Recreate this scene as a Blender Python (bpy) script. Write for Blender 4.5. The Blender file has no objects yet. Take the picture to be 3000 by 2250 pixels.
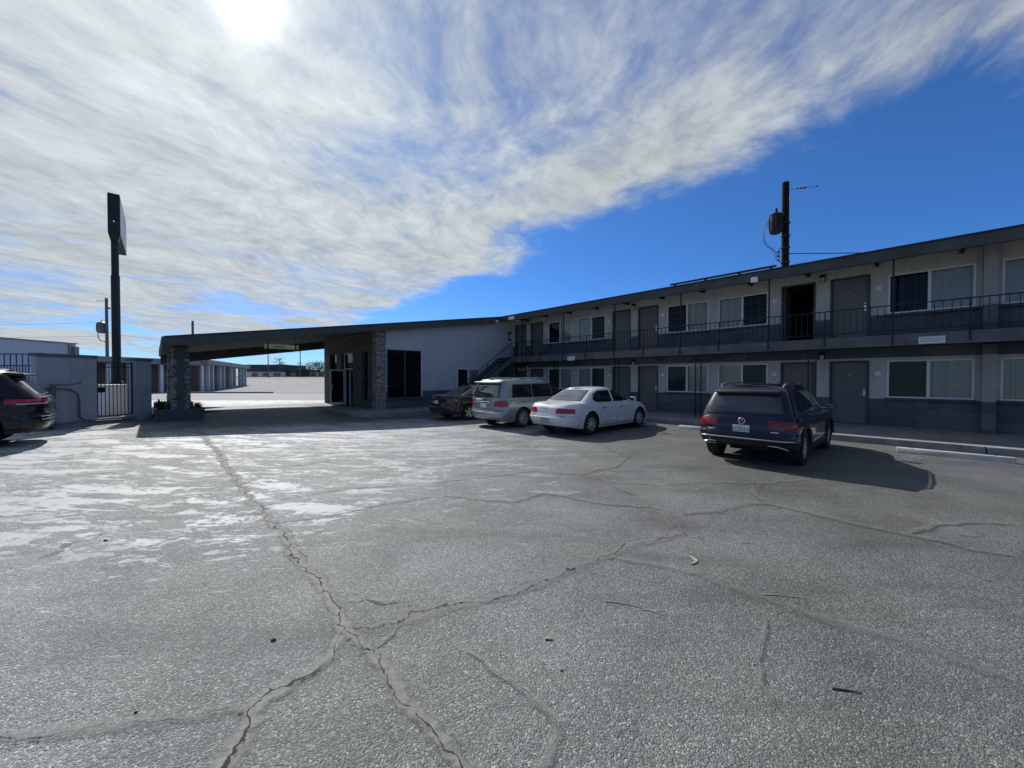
import bpy, bmesh, math, random
import numpy as np
from mathutils import Vector, Matrix
random.seed(7)
sc = bpy.context.scene
COL = sc.collection
R = math.radians
PI = math.pi

# ---------------------------------------------------------------- helpers
def link(o, parent=None):
    COL.objects.link(o)
    if parent is not None:
        o.parent = parent
    return o

def tag(o, label=None, cat=None, group=None, kind=None):
    if label: o['label'] = label
    if cat: o['category'] = cat
    if group: o['group'] = group
    if kind: o['kind'] = kind
    return o

def thing(name, label, cat, loc=(0, 0, 0), rz=0.0, group=None):
    o = bpy.data.objects.new(name, None)
    o.empty_display_size = 0.2
    o.location = loc
    o.rotation_euler = (0, 0, rz)
    link(o)
    return tag(o, label, cat, group)

def mesh_obj(name, bm, mat, parent=None, smooth=None, recalc=True):
    if recalc:
        bmesh.ops.recalc_face_normals(bm, faces=bm.faces)
    me = bpy.data.meshes.new(name)
    bm.to_mesh(me)
    bm.free()
    mats = mat if isinstance(mat, (list, tuple)) else [mat]
    for m in mats:
        me.materials.append(m)
    if smooth is not None:
        for p in me.polygons:
            p.use_smooth = True
        me.set_sharp_from_angle(angle=R(smooth))
    return link(bpy.data.objects.new(name, me), parent)

class MB:
    """collects boxes, tubes, prisms and lathes into one mesh"""
    def __init__(self):
        self.bm = bmesh.new()
    def quad(self, *pts):
        vs = [self.bm.verts.new(p) for p in pts]
        return self.bm.faces.new(vs)
    def box(self, x0, x1, y0, y1, z0, z1, bev=0.0):
        n0 = len(self.bm.verts)
        c = [(x, y, z) for x in (x0, x1) for y in (y0, y1) for z in (z0, z1)]
        v = [self.bm.verts.new(p) for p in c]
        fs = []
        for f in ((0, 1, 3, 2), (4, 6, 7, 5), (0, 4, 5, 1), (2, 3, 7, 6), (0, 2, 6, 4), (1, 5, 7, 3)):
            fs.append(self.bm.faces.new([v[i] for i in f]))
        if bev > 0:
            es = list({e for f in fs for e in f.edges})
            bmesh.ops.bevel(self.bm, geom=es, offset=bev, segments=2, affect='EDGES', profile=0.5)
        return self
    def obox(self, c, ax, ay, az, hx, hy, hz):
        """oriented box: centre, three axes, half sizes"""
        c = Vector(c); ax = Vector(ax).normalized(); ay = Vector(ay).normalized(); az = Vector(az).normalized()
        v = []
        for i in (-1, 1):
            for j in (-1, 1):
                for k in (-1, 1):
                    v.append(self.bm.verts.new(c + ax * hx * i + ay * hy * j + az * hz * k))
        for f in ((0, 1, 3, 2), (4, 6, 7, 5), (0, 4, 5, 1), (2, 3, 7, 6), (0, 2, 6, 4), (1, 5, 7, 3)):
            self.bm.faces.new([v[i] for i in f])
        return self
    def hexa(self, p):
        """8 points: bottom ring 0-3, top ring 4-7"""
        v = [self.bm.verts.new(q) for q in p]
        for f in ((3, 2, 1, 0), (4, 5, 6, 7), (0, 1, 5, 4), (1, 2, 6, 5), (2, 3, 7, 6), (3, 0, 4, 7)):
            self.bm.faces.new([v[i] for i in f])
        return self
    def prism(self, poly, z0, z1, axis='z'):
        def P(a, b, h):
            return (a, b, h) if axis == 'z' else ((a, h, b) if axis == 'y' else (h, a, b))
        lo = [self.bm.verts.new(P(a, b, z0)) for a, b in poly]
        hi = [self.bm.verts.new(P(a, b, z1)) for a, b in poly]
        n = len(poly)
        self.bm.faces.new(lo[::-1]); self.bm.faces.new(hi)
        for i in range(n):
            self.bm.faces.new([lo[i], lo[(i + 1) % n], hi[(i + 1) % n], hi[i]])
        return self
    def tube(self, pts, r, seg=8, closed=False):
        pts = [Vector(p) for p in pts]
        n = len(pts)
        rings = []
        prev = None
        for i, p in enumerate(pts):
            if closed:
                d = pts[(i + 1) % n] - pts[(i - 1) % n]
            else:
                d = (pts[min(i + 1, n - 1)] - pts[max(i - 1, 0)])
            d.normalize()
            if prev is None:
                a = d.orthogonal().normalized()
            else:
                a = (prev - d * prev.dot(d))
                a = a.normalized() if a.length > 1e-6 else d.orthogonal().normalized()
            prev = a
            b = d.cross(a)
            rr = r[i] if isinstance(r, (list, tuple)) else r
            rings.append([self.bm.verts.new(p + (a * math.cos(t) + b * math.sin(t)) * rr)
                          for t in [2 * PI * k / seg for k in range(seg)]])
        m = n if closed else n - 1
        for i in range(m):
            A, B = rings[i], rings[(i + 1) % n]
            for k in range(seg):
                self.bm.faces.new([A[k], A[(k + 1) % seg], B[(k + 1) % seg], B[k]])
        if not closed:
            self.bm.faces.new(rings[0][::-1]); self.bm.faces.new(rings[-1])
        return self
    def lathe(self, prof, c=(0, 0, 0), axis=(0, 0, 1), seg=24):
        """prof: (radius, height) along axis"""
        c = Vector(c); d = Vector(axis).normalized(); a = d.orthogonal().normalized(); b = d.cross(a)
        rings = []
        for r, h in prof:
            if r < 1e-5:
                rings.append([self.bm.verts.new(c + d * h)])
            else:
                rings.append([self.bm.verts.new(c + d * h + (a * math.cos(2 * PI * k / seg) + b * math.sin(2 * PI * k / seg)) * r) for k in range(seg)])
        for A, B in zip(rings[:-1], rings[1:]):
            for k in range(seg):
                k2 = (k + 1) % seg
                if len(A) == 1 and len(B) == 1: continue
                if len(A) == 1: self.bm.faces.new([A[0], B[k2], B[k]])
                elif len(B) == 1: self.bm.faces.new([A[k], A[k2], B[0]])
                else: self.bm.faces.new([A[k], A[k2], B[k2], B[k]])
        return self
    def build(self, name, mat, parent=None, smooth=None, recalc=True):
        return mesh_obj(name, self.bm, mat, parent, smooth, recalc)

def children_of(o):
    return [c for c in bpy.data.objects if c.parent is o]

def copy_tree(o, parent=None):
    c = o.copy()
    COL.objects.link(c)
    if parent is not None: c.parent = parent
    for ch in children_of(o):
        copy_tree(ch, c)
    return c

def text_bm(s, size, depth=0.0):
    cu = bpy.data.curves.new('lettering', 'FONT')
    cu.body = s; cu.size = size; cu.extrude = depth
    cu.align_x = 'CENTER'; cu.align_y = 'CENTER'
    o = bpy.data.objects.new('lettering', cu)
    COL.objects.link(o)
    dg = bpy.context.evaluated_depsgraph_get()
    me = bpy.data.meshes.new_from_object(o.evaluated_get(dg))
    bm = bmesh.new(); bm.from_mesh(me)
    bpy.data.objects.remove(o); bpy.data.curves.remove(cu); bpy.data.meshes.remove(me)
    return bm

# ---------------------------------------------------------------- terrain height
def sstep(a, b, x):
    t = min(1.0, max(0.0, (x - a) / (b - a)))
    return t * t * (3 - 2 * t)

def gz(x, y):
    g = -0.12 + 0.26 * sstep(-2.5, -12.0, x) * sstep(-2, 6, y) * (1 - 0.45 * sstep(18, 40, y))
    g += 1.95 * sstep(46, 125, y)
    return g

# ---------------------------------------------------------------- materials
class NT:
    def __init__(self, name):
        self.m = bpy.data.materials.new(name)
        self.m.use_nodes = True
        self.t = self.m.node_tree
        self.bsdf = self.t.nodes['Principled BSDF']
        self.out = self.t.nodes['Material Output']
    def n(self, typ, **kw):
        nd = self.t.nodes.new(typ)
        for k, v in kw.items():
            if k.startswith('i_'):
                key = k[2:]
                key = int(key) if key.isdigit() else key.replace('_', ' ')
                nd.inputs[key].default_value = v
            else:
                setattr(nd, k, v)
        return nd
    def l(self, a, b):
        self.t.links.new(a, b)
    def set(self, **kw):
        for k, v in kw.items():
            self.bsdf.inputs[k.replace('_', ' ')].default_value = v
    def noise(self, vec, scale, detail=4, rough=0.55, dist=0.0):
        nd = self.n('ShaderNodeTexNoise', i_Scale=scale, i_Detail=detail, i_Roughness=rough, i_Distortion=dist)
        if vec is not None: self.l(vec, nd.inputs['Vector'])
        return nd.outputs['Fac']
    def ramp(self, fac, stops, interp='LINEAR'):
        nd = self.n('ShaderNodeValToRGB')
        cr = nd.color_ramp; cr.interpolation = interp
        while len(cr.elements) < len(stops): cr.elements.new(0.5)
        for e, (p, c) in zip(cr.elements, stops):
            e.position = p
            e.color = c if len(c) == 4 else (*c, 1)
        self.l(fac, nd.inputs['Fac'])
        return nd.outputs['Color']
    def mix(self, fac, a, b, mode='MIX'):
        nd = self.n('ShaderNodeMix', data_type='RGBA', blend_type=mode)
        for s, v in ((nd.inputs[0], fac), (nd.inputs[6], a), (nd.inputs[7], b)):
            if isinstance(v, (int, float)): s.default_value = v
            elif isinstance(v, tuple): s.default_value = v if len(v) == 4 else (*v, 1)
            else: self.l(v, s)
        return nd.outputs[2]
    def math(self, op, a, b=None, c=None, clamp=False):
        nd = self.n('ShaderNodeMath', operation=op, use_clamp=clamp)
        for i, v in enumerate((a, b, c)):
            if v is None: continue
            if isinstance(v, (int, float)): nd.inputs[i].default_value = v
            else: self.l(v, nd.inputs[i])
        return nd.outputs[0]
    def mapr(self, v, a, b, c, d, smooth=False):
        nd = self.n('ShaderNodeMapRange')
        if smooth: nd.interpolation_type = 'SMOOTHSTEP'
        for i, x in enumerate((v, a, b, c, d)):
            if isinstance(x, (int, float)): nd.inputs[i].default_value = x
            else: self.l(x, nd.inputs[i])
        return nd.outputs[0]
    def bump(self, h, strength=0.3, dist=0.01, normal=None):
        nd = self.n('ShaderNodeBump', i_Strength=strength, i_Distance=dist)
        self.l(h, nd.inputs['Height'])
        if normal is not None: self.l(normal, nd.inputs['Normal'])
        return nd.outputs['Normal']
    def obj(self):
        return self.n('ShaderNodeTexCoord').outputs['Object']
    def pos(self):
        return self.n('ShaderNodeNewGeometry').outputs['Position']
    def mapping(self, vec, scale=(1, 1, 1), rot=(0, 0, 0), loc=(0, 0, 0)):
        nd = self.n('ShaderNodeMapping')
        nd.inputs['Scale'].default_value = scale
        nd.inputs['Rotation'].default_value = rot
        nd.inputs['Location'].default_value = loc
        self.l(vec, nd.inputs['Vector'])
        return nd.outputs['Vector']

def mat_plain(name, col, rough=0.6, metal=0.0, var=0.15, scale=6.0, bump=0.0, bscale=60.0, spec=0.5, coat=0.0):
    """base colour broken up by noise so that no surface is perfectly even"""
    k = NT(name)
    o = k.obj()
    a = tuple(c * (1 - var) for c in col); b = tuple(min(1, c * (1 + var)) for c in col)
    f = k.noise(o, scale, 6, 0.6)
    k.l(k.ramp(f, [(0.3, a), (0.7, b)]), k.bsdf.inputs['Base Color'])
    k.set(Roughness=rough, Metallic=metal)
    k.bsdf.inputs['Specular IOR Level'].default_value = spec
    if coat: k.bsdf.inputs['Coat Weight'].default_value = coat; k.bsdf.inputs['Coat Roughness'].default_value = 0.03
    if bump:
        k.l(k.bump(k.noise(o, bscale, 4), bump, 0.01), k.bsdf.inputs['Normal'])
    return k.m

def mat_painted_block(name, up, low, levels, var=0.07, tint_scale=1.2, streak=0.34):
    """painted block wall: light above, dark dado below, with faint courses, stains and scuffs"""
    k = NT(name)
    o = k.obj()
    sx = k.n('ShaderNodeSeparateXYZ'); k.l(o, sx.inputs[0])
    z = sx.outputs['Z']
    n = k.noise(o, tint_scale, 8, 0.62)
    c = k.mix(k.mapr(n, 0.3, 0.75, 0, 1), tuple(x * (1 - var * 2) for x in up), tuple(x * (1 + var) for x in up))
    cl = k.mix(k.mapr(n, 0.3, 0.75, 0, 1), tuple(x * 0.72 for x in low), tuple(x * 1.25 for x in low))
    m = None
    for (a, b) in levels:      # dado bands [a,b] in z
        e = k.math('MULTIPLY', k.math('GREATER_THAN', z, a), k.math('LESS_THAN', z, b))
        m = e if m is None else k.math('MAXIMUM', m, e)
    if m is not None:
        c = k.mix(m, c, cl)
    # vertical streaks of dirt
    st = k.noise(k.mapping(o, (5, 5, 0.35)), 2.0, 5, 0.6)
    c = k.mix(k.mapr(st, 0.48, 0.78, 0, streak), c, (0.14, 0.13, 0.115))
    # splash dirt near the ground and patched paint
    pz = k.mapr(z, -0.1, 0.55, 0.55, 0.0)
    c = k.mix(k.math('MULTIPLY', pz, k.mapr(k.noise(o, 4.0, 7, 0.7), 0.35, 0.65, 0.1, 1)), c, (0.11, 0.105, 0.095))
    pt = k.noise(k.mapping(o, (0.7, 0.7, 1.6)), 0.9, 2, 0.4)
    c = k.mix(k.mapr(pt, 0.56, 0.58, 0, 0.10), c, (0.5, 0.5, 0.48))
    k.l(c, k.bsdf.inputs['Base Color'])
    # block joints: bands in z and staggered verticals
    hx = k.math('ADD', sx.outputs['X'], sx.outputs['Y'])
    cb = k.n('ShaderNodeCombineXYZ'); k.l(hx, cb.inputs[0]); k.l(z, cb.inputs[1])
    br = k.n('ShaderNodeTexBrick', i_Scale=1.0)
    br.inputs['Mortar Size'].default_value = 0.006
    br.inputs['Mortar Smooth'].default_value = 0.3
    br.inputs['Brick Width'].default_value = 0.40
    br.inputs['Row Height'].default_value = 0.20
    k.l(cb.outputs[0], br.inputs['Vector'])
    h = k.math('SUBTRACT', k.math('MULTIPLY', k.noise(o, 60, 3), 0.25), k.math('MULTIPLY', br.outputs['Fac'], 0.6))
    k.l(k.bump(h, 0.35, 0.008), k.bsdf.inputs['Normal'])
    k.set(Roughness=0.7)
    k.bsdf.inputs['Specular IOR Level'].default_value = 0.3
    return k.m

def mat_stone(name, dark=1.0):
    k = NT(name)
    o = k.obj()
    w = k.mix(0.09, o, k.n('ShaderNodeTexNoise', i_Scale=3.0, i_Detail=3).outputs['Color'], 'ADD')
    mp = k.mapping(w, (3.4, 3.4, 6.2))
    v = k.n('ShaderNodeTexVoronoi', i_Scale=1.0); k.l(mp, v.inputs['Vector'])
    e = k.n('ShaderNodeTexVoronoi', feature='DISTANCE_TO_EDGE', i_Scale=1.0); k.l(mp, e.inputs['Vector'])
    hs = k.n('ShaderNodeSeparateColor'); k.l(v.outputs['Color'], hs.inputs[0])
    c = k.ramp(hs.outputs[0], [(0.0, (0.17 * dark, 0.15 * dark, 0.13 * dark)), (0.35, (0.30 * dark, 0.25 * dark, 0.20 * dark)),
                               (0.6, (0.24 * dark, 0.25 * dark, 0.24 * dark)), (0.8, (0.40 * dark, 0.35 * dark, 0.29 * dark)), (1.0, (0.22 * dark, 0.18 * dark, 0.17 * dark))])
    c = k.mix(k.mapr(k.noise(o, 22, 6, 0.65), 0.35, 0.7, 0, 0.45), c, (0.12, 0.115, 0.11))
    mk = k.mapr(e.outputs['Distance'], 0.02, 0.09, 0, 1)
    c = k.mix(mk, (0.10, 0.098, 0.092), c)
    k.l(c, k.bsdf.inputs['Base Color'])
    h = k.math('ADD', k.math('MULTIPLY', k.mapr(e.outputs['Distance'], 0.0, 0.2, 0, 1), 1.0), k.math('MULTIPLY', k.noise(o, 26, 5), 0.5))
    k.l(k.bump(h, 0.9, 0.03), k.bsdf.inputs['Normal'])
    k.set(Roughness=0.85)
    return k.m

def mat_brick(name, a, b):
    k = NT(name)
    o = k.obj()
    sx = k.n('ShaderNodeSeparateXYZ'); k.l(o, sx.inputs[0])
    cb = k.n('ShaderNodeCombineXYZ'); k.l(k.math('ADD', sx.outputs[0], sx.outputs[1]), cb.inputs[0]); k.l(sx.outputs[2], cb.inputs[1])
    br = k.n('ShaderNodeTexBrick', i_Scale=1.0)
    br.inputs['Brick Width'].default_value = 0.22; br.inputs['Row Height'].default_value = 0.075
    br.inputs['Mortar Size'].default_value = 0.008
    br.inputs['Color1'].default_value = (*a, 1); br.inputs['Color2'].default_value = (*b, 1)
    br.inputs['Mortar'].default_value = (0.25, 0.23, 0.21, 1)
    k.l(cb.outputs[0], br.inputs['Vector'])
    k.l(k.mix(k.mapr(k.noise(o, 0.8, 5), 0.3, 0.7, 0, 0.4), br.outputs['Color'], (0.12, 0.09, 0.08)), k.bsdf.inputs['Base Color'])
    k.set(Roughness=0.85)
    return k.m

def mat_glass(name, tint=(0.35, 0.42, 0.42), ior=1.5, trans=0.75, rough=0.02):
    """thin pane: reflection over a partly see-through tinted sheet"""
    k = NT(name)
    t = k.n('ShaderNodeBsdfTransparent'); t.inputs[0].default_value = (*tint, 1)
    d = k.n('ShaderNodeBsdfDiffuse'); d.inputs[0].default_value = (0.012, 0.018, 0.02, 1)
    m0 = k.n('ShaderNodeMixShader'); m0.inputs[0].default_value = trans
    k.l(d.outputs[0], m0.inputs[1]); k.l(t.outputs[0], m0.inputs[2])
    g = k.n('ShaderNodeBsdfGlossy'); g.inputs['Roughness'].default_value = rough; g.inputs[0].default_value = (0.9, 0.95, 1, 1)
    f = k.n('ShaderNodeFresnel'); f.inputs[0].default_value = ior
    nz = k.noise(k.obj(), 1.3, 2)
    k.l(k.bump(nz, 0.08, 0.02), g.inputs['Normal'])
    m = k.n('ShaderNodeMixShader')
    k.l(f.outputs[0], m.inputs[0]); k.l(m0.outputs[0], m.inputs[1]); k.l(g.outputs[0], m.inputs[2])
    k.l(m.outputs[0], k.out.inputs[0])
    return k.m

def mat_car_paint(name, col, metal=0.0, rough=0.35, flake=0.0, dirt=0.25):
    k = NT(name)
    o = k.obj()
    sx = k.n('ShaderNodeSeparateXYZ'); k.l(o, sx.inputs[0])
    n = k.noise(o, 3.0, 7, 0.65)
    low = k.mapr(sx.outputs['Z'], 0.15, 0.75, 1, 0)
    d = k.math('MULTIPLY', k.math('MULTIPLY', low, k.mapr(n, 0.3, 0.7, 0.3, 1)), dirt)
    k.l(k.mix(d, col, (0.16, 0.15, 0.135)), k.bsdf.inputs['Base Color'])
    k.set(Metallic=metal)
    k.l(k.math('ADD', k.math('MULTIPLY', n, 0.12), rough - 0.05), k.bsdf.inputs['Roughness'])
    k.bsdf.inputs['Specular IOR Level'].default_value = 0.2
    k.bsdf.inputs['Coat Weight'].default_value = 0.9
    k.l(k.math('ADD', k.math('MULTIPLY', d, 0.5), 0.03), k.bsdf.inputs['Coat Roughness'])
    if flake:
        k.l(k.bump(k.noise(o, 900, 1), flake, 0.001), k.bsdf.inputs['Normal'])
    return k.m

def mat_wheel_rim(name='alloy'):
    return mat_plain(name, (0.66, 0.67, 0.69), 0.32, 0.5, 0.1, 8)

M = {}
M['wall'] = mat_painted_block('painted_block_wall', (0.60, 0.585, 0.55), (0.088, 0.112, 0.132), [(-1, 1.0), (2.3, 3.655)])
M['wall_office'] = mat_painted_block('painted_office_wall', (0.54, 0.55, 0.55), (0.088, 0.112, 0.132), [(-1, 1.0)], 0.05, 0.8, 0.10)
M['pilaster'] = mat_painted_block('painted_pilaster', (0.42, 0.39, 0.39), (0.088, 0.112, 0.132), [(-1, 1.0), (2.3, 3.655)])
M['fascia'] = mat_plain('fascia_paint', (0.062, 0.070, 0.070), 0.7, 0, 0.25, 1.5, 0.15, 30)
M['drip'] = mat_plain('drip_edge_metal', (0.025, 0.03, 0.038), 0.5, 0.3, 0.2, 3)
M['slab'] = mat_plain('balcony_edge_paint', (0.11, 0.118, 0.122), 0.75, 0, 0.25, 2.0, 0.15, 30)
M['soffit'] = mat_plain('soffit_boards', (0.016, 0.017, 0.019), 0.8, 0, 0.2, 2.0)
M['roof'] = mat_plain('roof_membrane', (0.55, 0.54, 0.52), 0.8, 0, 0.2, 1.0)
M['door'] = mat_plain('door_paint', (0.150, 0.145, 0.142), 0.5, 0, 0.10, 1.5, 0.05, 20)
M['doorframe'] = mat_plain('door_frame_paint', (0.05, 0.062, 0.072), 0.55, 0, 0.15, 2)
M['white_frame'] = mat_plain('white_window_frame', (0.82, 0.83, 0.81), 0.45, 0, 0.08, 5)
M['dark'] = mat_plain('dark_interior', (0.018, 0.018, 0.02), 0.9)
M['curtain'] = None
M['iron'] = mat_plain('black_iron', (0.010, 0.013, 0.017), 0.5, 0.2, 0.3, 8)
M['iron_blue'] = mat_plain('blue_iron', (0.03, 0.06, 0.16), 0.5, 0.1, 0.2, 8)
M['steel'] = mat_plain('satin_steel', (0.6, 0.6, 0.58), 0.3, 1.0, 0.08, 10)
M['brass'] = mat_plain('aged_brass', (0.55, 0.42, 0.22), 0.35, 1.0, 0.1, 10)
M['plate'] = mat_plain('white_plate', (0.85, 0.85, 0.83), 0.5, 0, 0.08, 12)
M['lamp_glass'] = mat_plain('frosted_lamp_glass', (0.55, 0.54, 0.50), 0.3, 0, 0.1, 10)
M['concrete'] = mat_plain('walkway_concrete', (0.25, 0.245, 0.235), 0.85, 0, 0.28, 2.2, 0.25, 50)
M['kerb'] = mat_plain('kerb_concrete', (0.26, 0.255, 0.245), 0.85, 0, 0.3, 3.0, 0.3, 40)
M['kerb_edge'] = mat_plain('worn_white_kerb_paint', (0.52, 0.52, 0.50), 0.8, 0, 0.25, 6.0)
M['wheelstop'] = mat_plain('wheel_stop_concrete', (0.50, 0.49, 0.455), 0.85, 0, 0.2, 5.0, 0.35, 50)
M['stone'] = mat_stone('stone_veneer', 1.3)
M['stone_dark'] = mat_stone('shaded_stone_veneer', 0.45)  # same stone darkened, carport shade put into its colour
M['pole_paint'] = mat_plain('dark_sign_paint', (0.010, 0.012, 0.015), 0.55, 0.1, 0.25, 2)
M['planter'] = mat_plain('planter_paint', (0.06, 0.08, 0.082), 0.75, 0, 0.25, 3.0, 0.2, 30)
M['soil'] = mat_plain('planter_soil', (0.10, 0.07, 0.05), 0.95, 0, 0.4, 10, 0.5, 30)
M['white_paint'] = mat_plain('white_paint', (0.78, 0.78, 0.77), 0.6, 0, 0.06, 3)
M['wood_pole'] = mat_plain('creosoted_wood', (0.012, 0.009, 0.008), 0.9, 0, 0.35, 6.0, 0.4, 40, spec=0.1)
M['wood_grey'] = mat_plain('weathered_pole', (0.14, 0.13, 0.125), 0.9, 0, 0.3, 6.0, 0.4, 40)
M['cable'] = mat_plain('cable_black', (0.02, 0.02, 0.022), 0.6)
M['xfmr'] = mat_plain('transformer_paint', (0.12, 0.15, 0.14), 0.5, 0.1, 0.2, 4)
M['xfmr_dark'] = mat_plain('transformer_dark_paint', (0.010, 0.016, 0.017), 0.7, 0.0, 0.3, 4, spec=0.15)
M['porcelain'] = mat_plain('insulator_porcelain', (0.55, 0.55, 0.56), 0.25, 0, 0.1, 9)

# ---------------------------------------------------------------- camera
cam = bpy.data.cameras.new('camera')
cam.sensor_width = 36.0
cam.lens = 36.0 * 1127 / 3000.0
cam.clip_start = 0.05; cam.clip_end = 6000
cob = bpy.data.objects.new('camera', cam)
cob.location = (0, 0, 1.65)
cob.rotation_euler = (R(90 - 0.86), 0, 0)
link(cob)
sc.camera = cob

# ---------------------------------------------------------------- daylight
SUN_EL, SUN_AZ = R(38.6), R(-34.3)      # azimuth from +Y towards +X
sun_dir = Vector((math.sin(SUN_AZ) * math.cos(SUN_EL), math.cos(SUN_AZ) * math.cos(SUN_EL), math.sin(SUN_EL)))
sl = bpy.data.lights.new('sun', 'SUN')
sl.energy = 4.3; sl.angle = R(0.53); sl.color = (1.0, 0.978, 0.94)
so = bpy.data.objects.new('sun', sl)
so.rotation_euler = sun_dir.to_track_quat('Z', 'Y').to_euler()
so.location = (-20, 30, 40)
link(so)

world = bpy.data.worlds.new('World')
sc.world = world
world.use_nodes = True
class WT(NT):
    def __init__(self, w):
        self.t = w.node_tree
        for nd in list(self.t.nodes): self.t.nodes.remove(nd)
        self.out = self.t.nodes.new('ShaderNodeOutputWorld')
w = WT(world)
sky = w.n('ShaderNodeTexSky', sky_type='NISHITA', sun_disc=False, sun_elevation=SUN_EL, sun_rotation=SUN_AZ,
          altitude=300, air_density=1.0, dust_density=0.4, ozone_density=2.5)
D = w.n('ShaderNodeTexCoord').outputs['Generated']
sx = w.n('ShaderNodeSeparateXYZ'); w.l(D, sx.inputs[0])
zc = w.math('ADD', w.math('MAXIMUM', sx.outputs[2], 0.0), 0.035)
px = w.math('DIVIDE', sx.outputs[0], zc)
py = w.math('DIVIDE', sx.outputs[1], zc)
pc = w.n('ShaderNodeCombineXYZ'); w.l(px, pc.inputs[0]); w.l(py, pc.inputs[1])
P = pc.outputs[0]
# sky blue: NISHITA, deepened, and held blue down to the horizon
hs = w.n('ShaderNodeHueSaturation', i_Hue=0.503, i_Saturation=1.13, i_Value=1.0); w.l(sky.outputs[0], hs.inputs['Color'])
hz = w.mapr(sx.outputs[2], 0.0, 0.42, 0, 1)
grad = w.ramp(hz, [(0.0, (0.34, 0.62, 1.12)), (0.25, (0.36, 0.66, 1.16)), (0.6, (0.36, 0.68, 1.10)), (1.0, (0.42, 0.74, 1.08))])
blue = w.mix(1.0, hs.outputs[0], grad, 'MULTIPLY')
# warp
wn = w.n('ShaderNodeTexNoise', i_Scale=0.8, i_Detail=3, i_Roughness=0.5); w.l(P, wn.inputs['Vector'])
wsub = w.n('ShaderNodeVectorMath', operation='SUBTRACT'); w.l(wn.outputs['Color'], wsub.inputs[0]); wsub.inputs[1].default_value = (0.5, 0.5, 0.5)
wsc = w.n('ShaderNodeVectorMath', operation='SCALE'); w.l(wsub.outputs[0], wsc.inputs[0]); wsc.inputs['Scale'].default_value = 0.75
wad = w.n('ShaderNodeVectorMath', operation='ADD'); w.l(P, wad.inputs[0]); w.l(wsc.outputs[0], wad.inputs[1])
PW = wad.outputs[0]
# streak fields, stretched along the wind
s1 = w.noise(w.mapping(PW, (0.85, 0.62, 1), (0, 0, R(-62)), (3.1, 1.7, 0)), 1.0, 6, 0.55, 0.1)
s2 = w.noise(w.mapping(PW, (2.0, 1.35, 1), (0, 0, R(-58)), (0.4, 5.2, 0)), 1.0, 7, 0.60, 0.15)
s3 = w.noise(w.mapping(PW, (5.0, 3.7, 1), (0, 0, R(-45)), (7.7, 2.2, 0)), 1.0, 6, 0.64, 0.1)
big = w.noise(w.mapping(P, (0.42, 0.36, 1), (0, 0, R(30)), (1.2, 4.4, 0)), 1.0, 3, 0.5, 0.2)
# cloud sheet edge: a long front running away to the left
front = w.math('ADD', px, w.math('MULTIPLY', py, 0.8))
edge = w.math('SUBTRACT', 2.38, front)
edge = w.math('ADD', edge, w.math('MULTIPLY', w.math('SUBTRACT', s1, 0.5), 1.6))
edge = w.math('ADD', edge, w.math('MULTIPLY', w.math('SUBTRACT', s2, 0.5), 0.9))
edge = w.math('ADD', edge, w.math('MULTIPLY', w.math('SUBTRACT', s3, 0.5), 0.55))
em = w.mapr(edge, -0.08, 0.50, 0, 1, True)
den = w.math('ADD', w.math('MULTIPLY', s1, 0.9), w.math('MULTIPLY', s2, 0.55))
s4 = w.noise(w.mapping(PW, (13.0, 9.5, 1), (0, 0, R(-52)), (2.7, 9.2, 0)), 1.0, 5, 0.66, 0.1)
den = w.math('ADD', den, w.math('ADD', w.math('MULTIPLY', w.math('SUBTRACT', s3, 0.2), 0.56), w.math('MULTIPLY', w.math('SUBTRACT', s4, 0.22), 0.24)))
den = w.math('ADD', den, w.math('MULTIPLY', big, 0.9))
# denser close behind the front and to the left, thinner overhead to the right
thin = w.mapr(w.math('SUBTRACT', px, py), -2.2, -0.8, 0.20, -0.13)
back = w.mapr(front, 1.3, 2.1, 0.0, 0.24)
den = w.math('ADD', den, w.math('ADD', thin, back))
cov = w.mapr(den, 1.03, 1.62, 0.22, 0.97, True)
cov = w.math('MULTIPLY', cov, em)
# unseen sky behind the camera: cloud thinned to cut the ambient fill
cov = w.math('MULTIPLY', cov, w.mapr(sx.outputs[1], -0.45, 0.30, 0.75, 1.0))
# toward the horizon the sheet breaks into bars
azi = w.math('DIVIDE', sx.outputs[0], w.math('ADD', w.math('ABSOLUTE', sx.outputs[1]), 0.25))
bc = w.n('ShaderNodeCombineXYZ'); w.l(w.math('MULTIPLY', azi, 3.2), bc.inputs[0]); w.l(w.math('MULTIPLY', w.math('ADD', sx.outputs[2], w.math('MULTIPLY', azi, 0.035)), 26.0), bc.inputs[1])
bars = w.noise(bc.outputs[0], 1.0, 7, 0.62, 0.6)
low = w.mapr(sx.outputs[2], 0.06, 0.32, 1.0, 0.0, True)
gap = w.math('MULTIPLY', w.mapr(bars, 0.47, 0.62, 0.0, 0.9, True), low)
cov = w.math('MULTIPLY', cov, w.math('SUBTRACT', 1.0, gap))
cov = w.math('MULTIPLY', cov, w.mapr(sx.outputs[2], 0.0, 0.06, 0.45, 1.0))
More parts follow.
